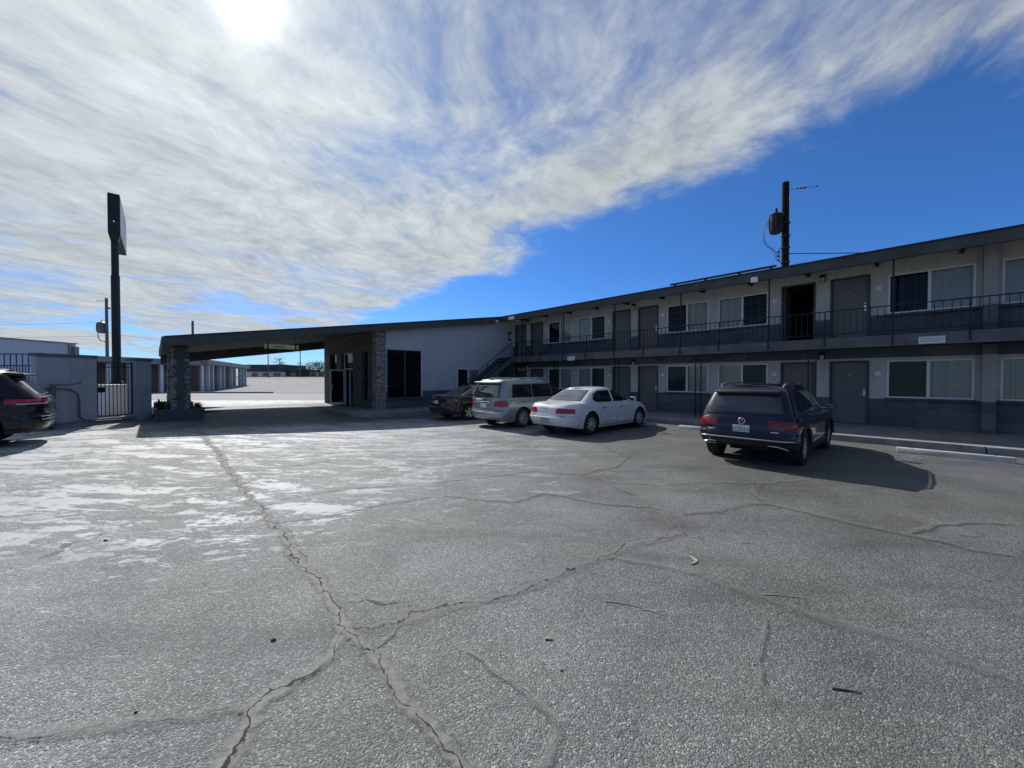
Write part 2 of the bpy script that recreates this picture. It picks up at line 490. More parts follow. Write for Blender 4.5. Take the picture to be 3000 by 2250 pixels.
# brightness: forward scattering around the sun
dt = w.n('ShaderNodeVectorMath', operation='DOT_PRODUCT'); w.l(D, dt.inputs[0]); dt.inputs[1].default_value = sun_dir
c = w.math('MAXIMUM', dt.outputs['Value'], 0.0)
g1 = w.math('POWER', c, 1500.0); g2 = w.math('POWER', c, 22.0); g3 = w.math('POWER', c, 3.0)
glow = w.math('ADD', w.math('ADD', w.math('MULTIPLY', g1, 4.0), w.math('MULTIPLY', g2, 1.3)), w.math('MULTIPLY', g3, 0.9))
shade = w.mapr(w.math('ADD', w.math('ADD', w.math('MULTIPLY', s2, 0.36), w.math('MULTIPLY', s3, 0.38)), w.math('MULTIPLY', s4, 0.26)), 0.37, 0.63, 0.80, 1.34)
lum = w.math('MULTIPLY', w.math('MULTIPLY', w.math('ADD', 4.35, glow), shade), w.mapr(sx.outputs[1], -0.35, 0.30, 0.48, 1.0))  # also dimmed behind the camera to cut the ambient fill
lc = w.n('ShaderNodeCombineColor')
w.l(w.math('MULTIPLY', lum, 0.93), lc.inputs[0]); w.l(w.math('MULTIPLY', lum, 1.0), lc.inputs[1]); w.l(w.math('MULTIPLY', lum, 1.03), lc.inputs[2])
skyc = w.mix(cov, blue, lc.outputs[0])
# the veil of glare close round the sun
veil = w.math('ADD', w.math('MULTIPLY', g1, 7.0), w.math('MULTIPLY', w.math('POWER', c, 130.0), 1.1))
vc = w.n('ShaderNodeCombineColor')
for i in range(3): w.l(veil, vc.inputs[i])
skyc = w.mix(1.0, skyc, vc.outputs[0], 'ADD')
bg = w.n('ShaderNodeBackground', i_Strength=0.11)
w.l(skyc, bg.inputs[0])
w.l(bg.outputs[0], w.out.inputs[0])

sc.view_settings.view_transform = 'Standard'
sc.view_settings.look = 'None'
sc.view_settings.exposure = 0
sc.view_settings.gamma = 1.0
sc.cycles.max_bounces = 6
sc.cycles.diffuse_bounces = 2
sc.cycles.glossy_bounces = 3
sc.cycles.transparent_max_bounces = 12
sc.cycles.sample_clamp_indirect = 6.0
sc.cycles.caustics_reflective = False
sc.cycles.caustics_refractive = False

# ---------------------------------------------------------------- ground materials
BX0, BY0 = 0.07, 24.7
def mat_asphalt():
    k = NT('weathered_asphalt')
    p = k.pos()
    sx = k.n('ShaderNodeSeparateXYZ'); k.l(p, sx.inputs[0])
    # chip seal aggregate
    v = k.n('ShaderNodeTexVoronoi', i_Scale=125.0, i_Randomness=1.0); k.l(p, v.inputs['Vector'])
    hs = k.n('ShaderNodeSeparateColor'); k.l(v.outputs['Color'], hs.inputs[0])
    v2 = k.n('ShaderNodeTexVoronoi', i_Scale=58.0, i_Randomness=1.0); k.l(p, v2.inputs['Vector'])
    hs2 = k.n('ShaderNodeSeparateColor'); k.l(v2.outputs['Color'], hs2.inputs[0])
    big = k.noise(p, 0.22, 6, 0.6, 0.3)
    mid = k.noise(p, 1.1, 9, 0.68, 0.5)
    fine = k.noise(p, 9.0, 8, 0.7, 0.4)
    stone = k.ramp(hs.outputs[0], [(0.0, (0.035, 0.035, 0.034)), (0.45, (0.11, 0.11, 0.107)), (0.78, (0.22, 0.22, 0.212)), (0.93, (0.42, 0.42, 0.41)), (1.0, (0.75, 0.75, 0.73))])  # chip tones, with sun glints painted in as the palest chips
    stone = k.mix(0.30, stone, k.ramp(hs2.outputs[0], [(0, (0.09, 0.09, 0.088)), (1, (0.27, 0.265, 0.25))]))
    base = k.mix(k.mapr(mid, 0.32, 0.68, 0, 1), (0.115, 0.116, 0.109), (0.205, 0.206, 0.196))
    c = k.mix(0.62, base, stone)
    br = k.mapr(k.noise(p, 0.55, 5, 0.62, 0.4), 0.32, 0.68, 0.78, 1.2)
    bc = k.n('ShaderNodeCombineColor')
    for i in range(3): k.l(br, bc.inputs[i])
    c = k.mix(1.0, c, bc.outputs[0], 'MULTIPLY')
    # greenish dust against lavender worn binder
    tint = k.mix(k.mapr(big, 0.38, 0.62, 0, 1), (0.97, 1.0, 0.92), (0.96, 0.98, 1.04))
    c = k.mix(1.0, c, tint, 'MULTIPLY')
    # smooth worn-through sheets of old slurry, mostly to the left and middle of the lot
    mm = k.mapping(p, (0.62, 1.9, 1), (0, 0, R(-14)))
    wn = k.noise(mm, 1.15, 13, 0.74, 0.5)
    reg = k.noise(p, 0.20, 3, 0.5, 0.2)
    left = k.mapr(k.math('ADD', sx.outputs[0], k.math('MULTIPLY', sx.outputs[1], -0.30)), -4.4, 0.4, 0.022, -0.10)
    near = k.mapr(sx.outputs[1], 2.2, 5.0, -0.20, 0.0)
    th = k.math('ADD', k.math('ADD', wn, left), k.math('ADD', near, k.math('MULTIPLY', k.math('SUBTRACT', reg, 0.5), 0.30)))
    th = k.math('ADD', th, k.math('MULTIPLY', k.math('SUBTRACT', fine, 0.5), 0.22))
    patch = k.mapr(th, 0.512, 0.548, 0, 1)
    # thin shredded remains of the same slurry
    shr = k.noise(k.mapping(p, (1.0, 2.4, 1), (0, 0, R(-24))), 2.1, 10, 0.72, 0.5)
    sth = k.math('ADD', k.math('ADD', shr, left), k.math('MULTIPLY', k.math('SUBTRACT', fine, 0.5), 0.30))
    sth = k.math('ADD', sth, k.mapr(sx.outputs[1], 1.8, 3.6, -0.16, 0.0))
    patch = k.math('MAXIMUM', patch, k.math('MULTIPLY', k.mapr(sth, 0.545, 0.585, 0, 1), 0.7))
    # sheltered lane under the carport: shade painted into the asphalt colour, slurry faded out
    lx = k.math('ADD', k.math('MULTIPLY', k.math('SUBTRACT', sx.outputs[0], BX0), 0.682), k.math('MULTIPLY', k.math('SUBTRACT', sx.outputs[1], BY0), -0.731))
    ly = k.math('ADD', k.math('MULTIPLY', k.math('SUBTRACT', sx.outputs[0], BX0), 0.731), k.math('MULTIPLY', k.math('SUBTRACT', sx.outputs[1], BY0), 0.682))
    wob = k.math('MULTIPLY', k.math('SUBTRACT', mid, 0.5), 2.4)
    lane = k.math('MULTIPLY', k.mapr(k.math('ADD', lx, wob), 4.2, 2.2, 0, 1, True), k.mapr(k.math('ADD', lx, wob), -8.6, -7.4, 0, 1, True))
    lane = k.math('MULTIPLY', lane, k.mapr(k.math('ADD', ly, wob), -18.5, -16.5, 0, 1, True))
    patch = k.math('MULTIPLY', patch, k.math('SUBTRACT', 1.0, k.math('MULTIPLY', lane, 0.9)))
    c = k.mix(k.math('MULTIPLY', patch, 0.80), c, k.mix(fine, (0.24, 0.245, 0.243), (0.34, 0.345, 0.34)))
    # hairline cracks wandering between the big ones
    dn = k.n('ShaderNodeTexNoise', i_Scale=1.5, i_Detail=6, i_Roughness=0.68); k.l(p, dn.inputs['Vector'])
    dv = k.mix(1.0, p, k.mix(1.0, dn.outputs['Color'], (0.95, 0.95, 0.0), 'MULTIPLY'), 'ADD')
    he = k.n('ShaderNodeTexVoronoi', feature='DISTANCE_TO_EDGE', i_Scale=0.62); k.l(dv, he.inputs['Vector'])
    hm = k.mapr(k.noise(p, 0.55, 4, 0.6), 0.44, 0.60, 0, 1)
    hair = k.math('MULTIPLY', k.math('LESS_THAN', he.outputs['Distance'], k.mapr(mid, 0.35, 0.65, 0.0008, 0.0055)), hm)
    halo = k.math('MULTIPLY', k.mapr(he.outputs['Distance'], 0.0, 0.05, 0.35, 0.0), hm)
    c = k.mix(halo, c, (0.25, 0.245, 0.23))
    c = k.mix(k.math('MULTIPLY', hair, 0.75), c, (0.04, 0.039, 0.037))
    # rusty brown worn spots
    for cx_, cy_, r0 in ((1.95, 4.72, 0.42), (1.45, 6.8, 0.5), (4.9, 4.75, 0.3), (6.3, 5.9, 0.5)):
        q = k.n('ShaderNodeVectorMath', operation='DISTANCE'); k.l(p, q.inputs[0]); q.inputs[1].default_value = (cx_, cy_, -0.12)
        dd = k.math('ADD', q.outputs['Value'], k.math('MULTIPLY', k.math('SUBTRACT', fine, 0.5), 0.7))
        c = k.mix(k.mapr(dd, r0, r0 * 0.5, 0, 0.55), c, (0.115, 0.098, 0.096))
    # broad dark stains and tyre tracks
    st = k.noise(k.mapping(p, (0.5, 1.6, 1), (0, 0, R(-40))), 0.8, 7, 0.65, 0.8)
    c = k.mix(k.mapr(st, 0.52, 0.70, 0, 0.55), c, (0.075, 0.076, 0.076))
    # sun sheen painted in: base colour brighter to the left, duller right
    rt = k.mapr(sx.outputs[0], -2.5, 4.0, 1.58, 0.88)
    rc = k.n('ShaderNodeCombineColor')
    for i in range(3): k.l(rt, rc.inputs[i])
    c = k.mix(1.0, c, rc.outputs[0], 'MULTIPLY')
    c = k.mix(k.math('MULTIPLY', lane, 0.68), c, (0.045, 0.045, 0.046))  # painted shade of the carport
    k.l(c, k.bsdf.inputs['Base Color'])
    inv = k.math('SUBTRACT', 1.0, k.math('MULTIPLY', patch, 0.80))
    h = k.math('ADD', k.math('MULTIPLY', k.math('SUBTRACT', 1.0, v.outputs['Distance']), 0.75), k.math('MULTIPLY', k.math('SUBTRACT', 1.0, v2.outputs['Distance']), 0.5))
    h = k.math('ADD', h, k.math('MULTIPLY', hs.outputs[1], 0.35))
    h = k.math('MULTIPLY', h, inv)
    nb = k.bump(h, 0.85, 0.008)
    nb = k.bump(k.math('MULTIPLY', k.noise(p, 2.2, 5, 0.6), 1.0), 0.35, 0.05, nb)
    k.l(nb, k.bsdf.inputs['Normal'])
    k.l(k.mix(patch, (0.62, 0.62, 0.62), (0.56, 0.56, 0.56)), k.bsdf.inputs['Roughness'])
    k.bsdf.inputs['Specular IOR Level'].default_value = 0.30
    return k.m

def mat_ground(name, a, b, scale=0.3, rough=0.85, bscale=12, spec=0.3):
    k = NT(name)
    p = k.pos()
    n = k.noise(p, scale, 9, 0.66, 0.4)
    n2 = k.noise(k.mapping(p, (0.12, 1.2, 1)), 0.5, 6, 0.6, 0.3)
    c = k.mix(k.mapr(n, 0.3, 0.7, 0, 1), a, b)
    c = k.mix(k.mapr(n2, 0.5, 0.72, 0, 0.4), c, tuple(x * 0.6 for x in a))
    k.l(c, k.bsdf.inputs['Base Color'])
    k.l(k.bump(k.noise(p, bscale, 6, 0.6), 0.4, 0.03), k.bsdf.inputs['Normal'])
    k.set(Roughness=rough)
    k.bsdf.inputs['Specular IOR Level'].default_value = spec
    return k.m

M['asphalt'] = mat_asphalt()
M['dirt'] = mat_ground('dry_gravel_ground', (0.19, 0.185, 0.172), (0.31, 0.305, 0.285))
M['road'] = mat_ground('pale_road_concrete', (0.15, 0.15, 0.158), (0.24, 0.24, 0.25), 0.5, 0.75, 10, 0.3)
M['bank'] = mat_ground('rusty_ballast', (0.12, 0.075, 0.055), (0.22, 0.15, 0.11), 0.6, 0.9)
M['drygrass'] = mat_ground('dry_grass_verge', (0.26, 0.21, 0.13), (0.40, 0.35, 0.24), 0.8, 0.9)

def breaks(*segs):
    out = []
    for a, b, n in segs:
        out += [a + (b - a) * i / n for i in range(n)]
    out.append(segs[-1][1])
    return out

def sheet(name, xs, ys, off, mat, inside=None):
    bm = bmesh.new()
    g = [[bm.verts.new((x, y, gz(x, y) + off)) for x in xs] for y in ys]
    for j in range(len(ys) - 1):
        for i in range(len(xs) - 1):
            if inside and not inside((xs[i] + xs[i + 1]) / 2, (ys[j] + ys[j + 1]) / 2): continue
            bm.faces.new([g[j][i], g[j][i + 1], g[j + 1][i + 1], g[j + 1][i]])
    for v in [v for v in bm.verts if not v.link_faces]: bm.verts.remove(v)
    o = mesh_obj(name, bm, mat, None, 60)
    return tag(o, kind='structure')

sheet('ground', breaks((-2500, -200, 12), (-200, -60, 20), (-60, 60, 60), (60, 200, 14), (200, 2500, 12)),
      breaks((-600, -60, 8), (-60, 44, 52), (44, 130, 43), (130, 3000, 20)), -0.05, M['dirt'])
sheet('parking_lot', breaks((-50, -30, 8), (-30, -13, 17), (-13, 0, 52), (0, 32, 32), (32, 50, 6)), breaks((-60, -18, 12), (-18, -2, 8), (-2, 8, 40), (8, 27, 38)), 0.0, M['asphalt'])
sheet('road', breaks((-120, -13, 60), (-13, 0, 40), (0, 60, 30)), breaks((27, 42, 30)), -0.012, M['road'])
sheet('gravel_yard', breaks((-60, 20, 60)), breaks((42.3, 100, 60)), -0.03, M['dirt'])
sheet('dry_verge', breaks((-180, 60, 60)), breaks((100, 122, 22)), -0.02, M['drygrass'])

# ---------------------------------------------------------------- cracks and the sandy filler in them
CR = {
'A': ([[-9.67,11.79],[-7.82,9.83],[-6.42,8.42],[-5.16,7.01],[-4.41,6.2],[-3.58,5.35],[-2.93,4.67],[-2.52,4.27],[-2.17,3.82],[-1.88,3.5],[-1.6,3.23],[-1.41,3.0],[-1.25,2.78],[-1.16,2.68]], .11, 1.0),
'B': ([[-1.17,2.69],[-0.99,2.7],[-0.85,2.76],[-0.63,2.89],[-0.38,2.99],[-0.02,3.11],[0.2,3.27],[0.41,3.44],[0.73,3.68],[0.91,3.8],[1.21,4.03],[1.62,4.21],[1.96,4.39]], .13, 0.7),
'B2': ([[1.96,4.39],[1.97,4.67],[1.89,5.08],[1.77,5.89],[1.65,6.55],[1.27,7.01]], .17, 0.5),
'C': ([[-1.16,2.68],[-1.18,2.54],[-1.16,2.41],[-1.21,2.28],[-1.3,2.18],[-1.37,2.1],[-1.38,2.03],[-1.34,1.94],[-1.32,1.83],[-1.32,1.75],[-1.28,1.63]], .10, 1.0),
'D': ([[-1.16,2.68],[-0.99,2.52],[-0.91,2.46],[-0.79,2.34],[-0.68,2.2],[-0.59,2.07],[-0.5,2.0],[-0.4,1.91],[-0.32,1.83],[-0.26,1.76],[-0.16,1.66]], .085, .9),
'E': ([[-1.41,2.04],[-1.53,2.02],[-1.67,1.97],[-1.89,1.95],[-2.1,1.92],[-2.29,1.89],[-2.48,1.86],[-2.78,1.84]], .08, 0.45),
'F': ([[-0.91,2.46],[-0.87,2.53],[-0.82,2.62],[-0.83,2.73]], .035, 0.7),
'G': ([[0.91,3.8],[1.31,3.63],[1.71,3.42],[1.9,3.17],[2.08,3.0],[2.21,2.83],[2.38,2.73],[2.53,2.63],[2.65,2.52],[2.78,2.43],[2.88,2.28],[2.95,2.21]], .10, 0.3),
'H': ([[1.89,2.83],[1.75,2.65],[1.54,2.39],[1.43,2.2],[1.42,2.09],[1.41,1.98],[1.41,1.91],[1.39,1.77]], .03, 0.6),
'I': ([[-0.3,2.47],[0.0,2.21],[0.12,2.07],[0.23,1.95],[0.22,1.85],[0.16,1.75],[0.1,1.66]], .045, 0.55),
'J': ([[2.22,4.99],[2.75,5.08],[3.22,5.35],[3.58,5.4],[3.9,4.99],[4.15,4.6],[4.43,4.33],[4.62,4.15],[4.72,3.93],[5.0,3.77]], .11, 0.45),
'K': ([[3.58,5.4],[3.65,5.77],[4.08,6.4],[4.2,6.77]], .10, 0.5),
'L': ([[4.43,4.33],[4.63,4.39],[5.07,4.6],[5.62,4.67],[6.09,4.6]], .07, 0.6),
'M': ([[-1.04,5.77],[0.0,5.45],[0.53,5.89],[1.15,5.45],[1.6,5.31],[1.99,5.17]], .08, 0.35),
'N': ([[-3.58,5.35],[-3.28,5.66],[-2.63,6.14],[-1.95,6.33],[-1.23,6.55],[0.4,7.3],[1.3,7.0]], .06, 0.4),
'O': ([[-2.93,4.67],[-2.5,4.83],[-2.06,5.17],[-1.68,5.45],[-1.04,5.77]], .06, 0.4),
'P': ([[-1.32,3.03],[-1.17,3.07],[-1.02,3.0],[-0.83,3.05]], .03, 0.7),
'Q': ([[-5.16,7.01],[-4.3,7.6],[-3.4,8.9],[-2.4,9.7],[-1.2,10.4],[0.6,10.9]], .06, 0.35),
'R': ([[1.27,7.01],[2.1,7.7],[2.6,8.6],[2.4,9.8]], .07, 0.35),
'S': ([[-6.42,8.42],[-7.6,8.3],[-8.6,7.6],[-9.4,7.4]], .06, 0.35),
'T': ([[1.65,6.55],[2.4,6.3],[3.1,6.5],[4.08,6.4],[5.2,6.7]], .05, 0.3),
}
def mat_crack(name):
    k = NT(name)
    p = k.pos()
    at = k.n('ShaderNodeAttribute', attribute_name='across').outputs['Fac']    # 0 middle .. 1 edge
    am = k.n('ShaderNodeAttribute', attribute_name='amount').outputs['Fac']
    sd = k.n('ShaderNodeAttribute', attribute_name='side').outputs['Fac']
    n = k.noise(p, 7.0, 9, 0.72, 0.4)
    n2 = k.noise(p, 34.0, 6, 0.7)
    fill = k.mix(k.mapr(n2, 0.3, 0.7, 0, 1), (0.165, 0.163, 0.152), (0.30, 0.297, 0.28))
    fx = k.n('ShaderNodeSeparateXYZ'); k.l(p, fx.inputs[0])
    rt = k.mapr(fx.outputs[0], -2.5, 4.0, 1.42, 0.92)  # same sheen painted into the filler, brighter to the left
    rc = k.n('ShaderNodeCombineColor')
    for i in range(3): k.l(rt, rc.inputs[i])
    fill = k.mix(1.0, fill, rc.outputs[0], 'MULTIPLY')
    # the open crack wanders inside the filler
    wob = k.math('MULTIPLY', k.math('SUBTRACT', k.noise(p, 3.6, 5, 0.6), 0.5), 2.6)
    d1 = k.math('ABSOLUTE', k.math('SUBTRACT', sd, wob))
    wob2 = k.math('ADD', k.math('MULTIPLY', k.math('SUBTRACT', k.noise(p, 5.5, 6, 0.7), 0.5), 2.2), 0.35)
    d2 = k.math('ABSOLUTE', k.math('SUBTRACT', sd, wob2))
    wid = k.math('MULTIPLY', k.mapr(n, 0.35, 0.66, 0.0, 0.125), am)
    l1 = k.math('LESS_THAN', d1, wid)
    l2 = k.math('LESS_THAN', d2, k.math('MULTIPLY', wid, 0.5))
    asd = k.math('ABSOLUTE', sd)
    d3 = k.math('ABSOLUTE', k.math('SUBTRACT', asd, k.math('ADD', 0.52, k.math('MULTIPLY', k.math('SUBTRACT', k.noise(p, 6.0, 6, 0.68), 0.5), 1.1))))
    l3 = k.math('LESS_THAN', d3, k.math('MULTIPLY', k.mapr(k.noise(p, 2.1, 4, 0.6), 0.42, 0.6, 0.0, 0.045), am))
    ln = k.math('MAXIMUM', l1, k.math('MULTIPLY', l3, 0.7))
    c = k.mix(ln, fill, (0.030, 0.029, 0.027))
    k.l(c, k.bsdf.inputs['Base Color'])
    k.set(Roughness=0.8); k.bsdf.inputs['Specular IOR Level'].default_value = 0.25
    k.l(k.bump(k.math('SUBTRACT', k.math('MULTIPLY', n2, 0.3), ln), 0.3, 0.006), k.bsdf.inputs['Normal'])
    ed = k.math('ADD', at, k.math('MULTIPLY', k.math('SUBTRACT', n, 0.5), 2.2))
    al = k.mapr(ed, 0.15, 0.80, 0.80, 0.0)
    al = k.math('MULTIPLY', al, k.mapr(am, 0, 1, 0.15, 1.0))
    al = k.math('MAXIMUM', al, k.math('MULTIPLY', ln, 0.95))
    k.l(al, k.bsdf.inputs['Alpha'])
    return k.m
M['crack'] = mat_crack('crack_filler')
def build_cracks():
    verts, faces, acr, sid, amt = [], [], [], [], []
    rnd = random.Random(3)
    for idx, (nm, (pts, wd, am)) in enumerate(CR.items()):
        P = [Vector((x, y, 0)) for x, y in pts]
        # subdivide with jitter
        Q = [P[0]]
        for a, b in zip(P[:-1], P[1:]):
            d = b - a; nn = max(2, int(d.length / 0.12)); nrm = Vector((-d.y, d.x, 0)).normalized()
            for i in range(1, nn + 1):
                t = i / nn
                j = 0 if i == nn else rnd.uniform(-1, 1) * min(0.045, d.length * 0.05)
                Q.append(a + d * t + nrm * j)
        off = 0.004 + 0.0012 * idx
        base = len(verts)
        for i, q in enumerate(Q):
            d = Q[min(i + 1, len(Q) - 1)] - Q[max(i - 1, 0)]
            nrm = Vector((-d.y, d.x, 0)).normalized()
            ww = wd * rnd.uniform(0.75, 1.25) * 0.92
            tap = min(1, 0.25 + 0.35 * min(i, len(Q) - 1 - i)) if nm not in ('A', 'B', 'C', 'D') else 1
            for s in (-1, -0.5, 0, 0.5, 1):
                v = q + nrm * ww * s * tap
                verts.append((v.x, v.y, gz(v.x, v.y) + off)); acr.append(abs(s)); sid.append(s); amt.append(am)
        for i in range(len(Q) - 1):
            for j in range(4):
                a = base + i * 5 + j
                faces.append((a, a + 1, a + 6, a + 5))
    me = bpy.data.meshes.new('pavement_cracks')
    me.from_pydata(verts, [], faces)
    for nm, dat in (('across', acr), ('side', sid), ('amount', amt)):
        at = me.attributes.new(nm, 'FLOAT', 'POINT'); at.data.foreach_set('value', dat)
    me.materials.append(M['crack'])
    o = bpy.data.objects.new('pavement_cracks', me)
    link(o); tag(o, kind='structure')
build_cracks()

# ================================================================ MOTEL
def mat_curtain():
    k = NT('sheer_curtain')
    o = k.obj()
    n = k.noise(k.mapping(o, (9, 9, 0.4)), 1.0, 5, 0.6)
    k.l(k.mix(n, (0.62, 0.62, 0.57), (0.90, 0.89, 0.83)), k.bsdf.inputs['Base Color'])
    k.set(Roughness=0.9)
    return k.m
M['curtain'] = mat_curtain()
M['glass'] = mat_glass('window_glass', (0.92, 0.93, 0.92), 1.40, 0.95)
M['glass_screen'] = mat_glass('screened_window_glass', (0.52, 0.60, 0.62), 1.3, 0.88)
M['glass_dark'] = mat_glass('dark_office_glass', (0.20, 0.22, 0.25), 1.35, 0.6)

BX, BY, BR = 0.07, 24.7, math.atan2(-0.731, 0.682)
motel = thing('motel_building', 'long two storey grey motel with balcony, stone office and carport', 'motel', (BX, BY, 0), BR)
BM = Matrix.Translation((BX, BY, 0)) @ Matrix.Rotation(BR, 4, 'Z')
def in_motel(o):
    o.location = (BX, BY, 0); o.rotation_euler = (0, 0, BR); return o
def TF(u, d, v): return (u, d, v)          # facade: d runs into the wall
def TW(u, d, v): return (-d, u, v)         # wing wall facing +x
def tbox(mb, T, u0, u1, d0, d1, v0, v1, bev=0):
    a = T(u0, d0, v0); b = T(u1, d1, v1)
    mb.box(min(a[0], b[0]), max(a[0], b[0]), min(a[1], b[1]), max(a[1], b[1]), min(a[2], b[2]), max(a[2], b[2]), bev)

def wall_grid(T, u0, u1, v0, top, ops, reveal=0.13, inner=0.2):
    """wall face with openings and their reveals; top(u) gives the upper edge"""
    us = sorted({u0, u1} | {o[0] for o in ops} | {o[1] for o in ops})
    vs = sorted({v0} | {o[2] for o in ops} | {o[3] for o in ops})
    mb = MB(); bm = mb.bm
    cache = {}
    def V(u, v, d=0.0):
        key = (round(u, 4), round(v, 4), round(d, 4))
        if key not in cache: cache[key] = bm.verts.new(T(u, d, v))
        return cache[key]
    for i in range(len(us) - 1):
        a, b = us[i], us[i + 1]
        rows = [(vs[j], vs[j + 1]) for j in range(len(vs) - 1)] + [(vs[-1], None)]
        for c, d in rows:
            um = (a + b) / 2
            vm = (c + d) / 2 if d is not None else c + 0.01
            if any(o[0] < um < o[1] and o[2] < vm < o[3] for o in ops): continue
            if d is None:
                bm.faces.new([V(a, c), V(b, c), V(b, top(b)), V(a, top(a))])
            else:
                bm.faces.new([V(a, c), V(b, c), V(b, d), V(a, d)])
    for (a, b, c, d) in ops:
        q = [(a, c), (b, c), (b, d), (a, d)]
        for k in range(4):
            (p0, p1), (r0, r1) = q[k], q[(k + 1) % 4]
            bm.faces.new([V(p0, p1), V(r0, r1), V(r0, r1, reveal), V(p0, p1, reveal)])
    return mb

def make_window(T, u0, u1, v0, v1, dark, parent, sill=True, muntin=True, glass=None, curtains=True, frame_mat=None, mull=True, d0=0.045):
    fm = frame_mat or M['white_frame']
    f = 0.045
    um = (u0 + u1) / 2
    mb = MB()
    tbox(mb, T, u0, u0 + f, d0 - .055, d0 + .05, v0, v1); tbox(mb, T, u1 - f, u1, d0 - .055, d0 + .05, v0, v1)
    tbox(mb, T, u0 + f, u1 - f, d0 - .055, d0 + .05, v0, v0 + f); tbox(mb, T, u0 + f, u1 - f, d0 - .055, d0 + .05, v1 - f, v1)
    if mull: tbox(mb, T, um - 0.035, um + 0.035, d0 - .05, d0 + .045, v0 + f, v1 - f)
    fr = mb.build('window', fm, parent)
    halves = [(u0 + f, um - .035, 0), (um + .035, u1 - f, 1)] if mull else [(u0 + f, u1 - f, 0)]
    for a, b, h in halves:
        isd = (h == dark)
        p = MB(); tbox(p, T, a, b, d0 + (0.0 if isd else 0.012), d0 + (0.004 if isd else 0.016), v0 + f, v1 - f)
        p.build('pane', glass or (M['glass_screen'] if isd else M['glass']), fr)
        if muntin:
            m = MB()
            for i in (1, 2):
                uu = a + (b - a) * i / 3
                tbox(m, T, uu - .009, uu + .009, d0 + .020, d0 + .028, v0 + f, v1 - f)
            for i in (1, 2, 3):
                vv = v0 + f + (v1 - v0 - 2 * f) * i / 4
                tbox(m, T, a, b, d0 + .0205, d0 + .0275, vv - .009, vv + .009)
            m.build('muntin', fm, fr)
    if curtains:
        rnd = random.Random(hash((round(u0, 2), round(v0, 2))) & 0xffff)
        bm = bmesh.new(); N = 90; prev = None
        if curtains == 'all': a, b = u0 + .02, u1 - .02
        elif dark == 0: a, b = um - rnd.uniform(0.0, 0.08), u1 - .02
        else: a, b = u0 + .02, um + rnd.uniform(0.0, 0.08)
        ph = rnd.uniform(0, 6)
        for i in range(N + 1):
            u = a + (b - a) * i / N
            d = d0 + 0.075 + 0.018 * math.sin(u * 44 + ph) + 0.012 * math.sin(u * 19 + ph * 2)
            v = [bm.verts.new(T(u, d, v0 - 0.02)), bm.verts.new(T(u, d, v1 + 0.02))]
            if prev: bm.faces.new([prev[0], v[0], v[1], prev[1]])
            prev = v
        mesh_obj('curtain', bm, M['curtain'], fr, 60)
    if sill:
        s = MB(); tbox(s, T, u0 - .05, u1 + .05, -0.075, 0.0, v0 - .085, v0 - .004, 0.008)
        s.build('sill', M['doorframe'], fr)
    return fr

def make_door(T, u0, u1, v0, v1, handle_right, parent, open_=False):
    f = 0.055
    mb = MB()
    tbox(mb, T, u0, u0 + f, -0.02, 0.12, v0, v1); tbox(mb, T, u1 - f, u1, -0.02, 0.12, v0, v1)
    tbox(mb, T, u0 + f, u1 - f, -0.02, 0.12, v1 - f, v1)
    tbox(mb, T, u0 + f, u1 - f, -0.01, 0.12, v0 - .01, v0 + .02)
    d = MB()
    if open_:
        tbox(d, T, u0 + f + .005, u0 + f + .045, 0.12, 0.12 + (u1 - u0 - 2 * f), v0 + .022, v1 - f - .004)
    else:
        tbox(d, T, u0 + f + .004, u1 - f - .004, 0.055, 0.095, v0 + .022, v1 - f - .004)
    leaf = d.build('door', M['door'], parent)
    mb.build('door_frame', M['doorframe'], leaf)
    s = 1 if handle_right else -1
    ue = (u1 - f - .07) if handle_right else (u0 + f + .07)
    h = MB()
    if open_:
        # lever seen on the edge of the frame where the door swung in
        tbox(h, T, u1 - f - .012, u1 - f + .004, 0.0, 0.06, v0 + .98, v0 + 1.06)
    else:
        tbox(h, T, ue - .03, ue + .03, 0.045, 0.056, v0 + .93, v0 + 1.10)
        h.tube([T(ue, .05, v0 + 1.0), T(ue, 0.0, v0 + 1.0), T(ue - s * .11, -.005, v0 + 1.0)], .011, 8)
        h.lathe([(0, .0), (.022, .0), (.022, .012), (0, .012)], T(ue, .045, v0 + 1.16), tuple(Vector(T(0, -1, 0)) - Vector(T(0, 0, 0))), 10)
    h.build('handle', M['steel'], leaf)
    if not open_:
        p = MB()
        p.lathe([(0, 0), (.016, 0), (.016, .008), (0, .008)], T((u0 + u1) / 2, .055, v0 + 1.58), tuple(Vector(T(0, -1, 0)) - Vector(T(0, 0, 0))), 8)
        p.build('peephole', M['steel'], leaf)
    return leaf

XE = 27.9           # right end of the long wing
Z1, Z2 = 0.15, 2.90
DC = [1.4, 8.5, 15.6, 22.7]
WC = [4.95, 12.05, 19.15, 26.25]
ops_lo, ops_hi = [], []
doors, wins = [], []
for c in DC:
    for (a, b, hr) in ((c - 1.2, c - .2, False), (c + .2, c + 1.2, True)):
        doors.append((a, b, Z1, 2.225, hr, False)); ops_lo.append((a, b, Z1, 2.225))
        op = (abs(c - 15.6) < .1 and not hr)
        doors.append((a, b, Z2 + .02, 5.0, hr, op)); ops_hi.append((a, b, Z2 + .02, 5.0))
for c in WC:
    for (a, b, dk) in ((c - 1.94, c - .18, 0), (c + .20, c + 1.94, 1)):
        if b > XE: continue
        if abs(c - 19.15) < .1 and dk == 1: a += .08
        wins.append((a, b, 1.04, 2.21, dk, 'lo')); ops_lo.append((a, b, 1.04, 2.21))
        wins.append((a, b, 3.66, 4.88, dk, 'hi')); ops_hi.append((a, b, 3.66, 4.88))
wall_grid(TF, 0, XE, -0.2, lambda u: 2.86, ops_lo).build('lower_wall', M['wall'], motel)
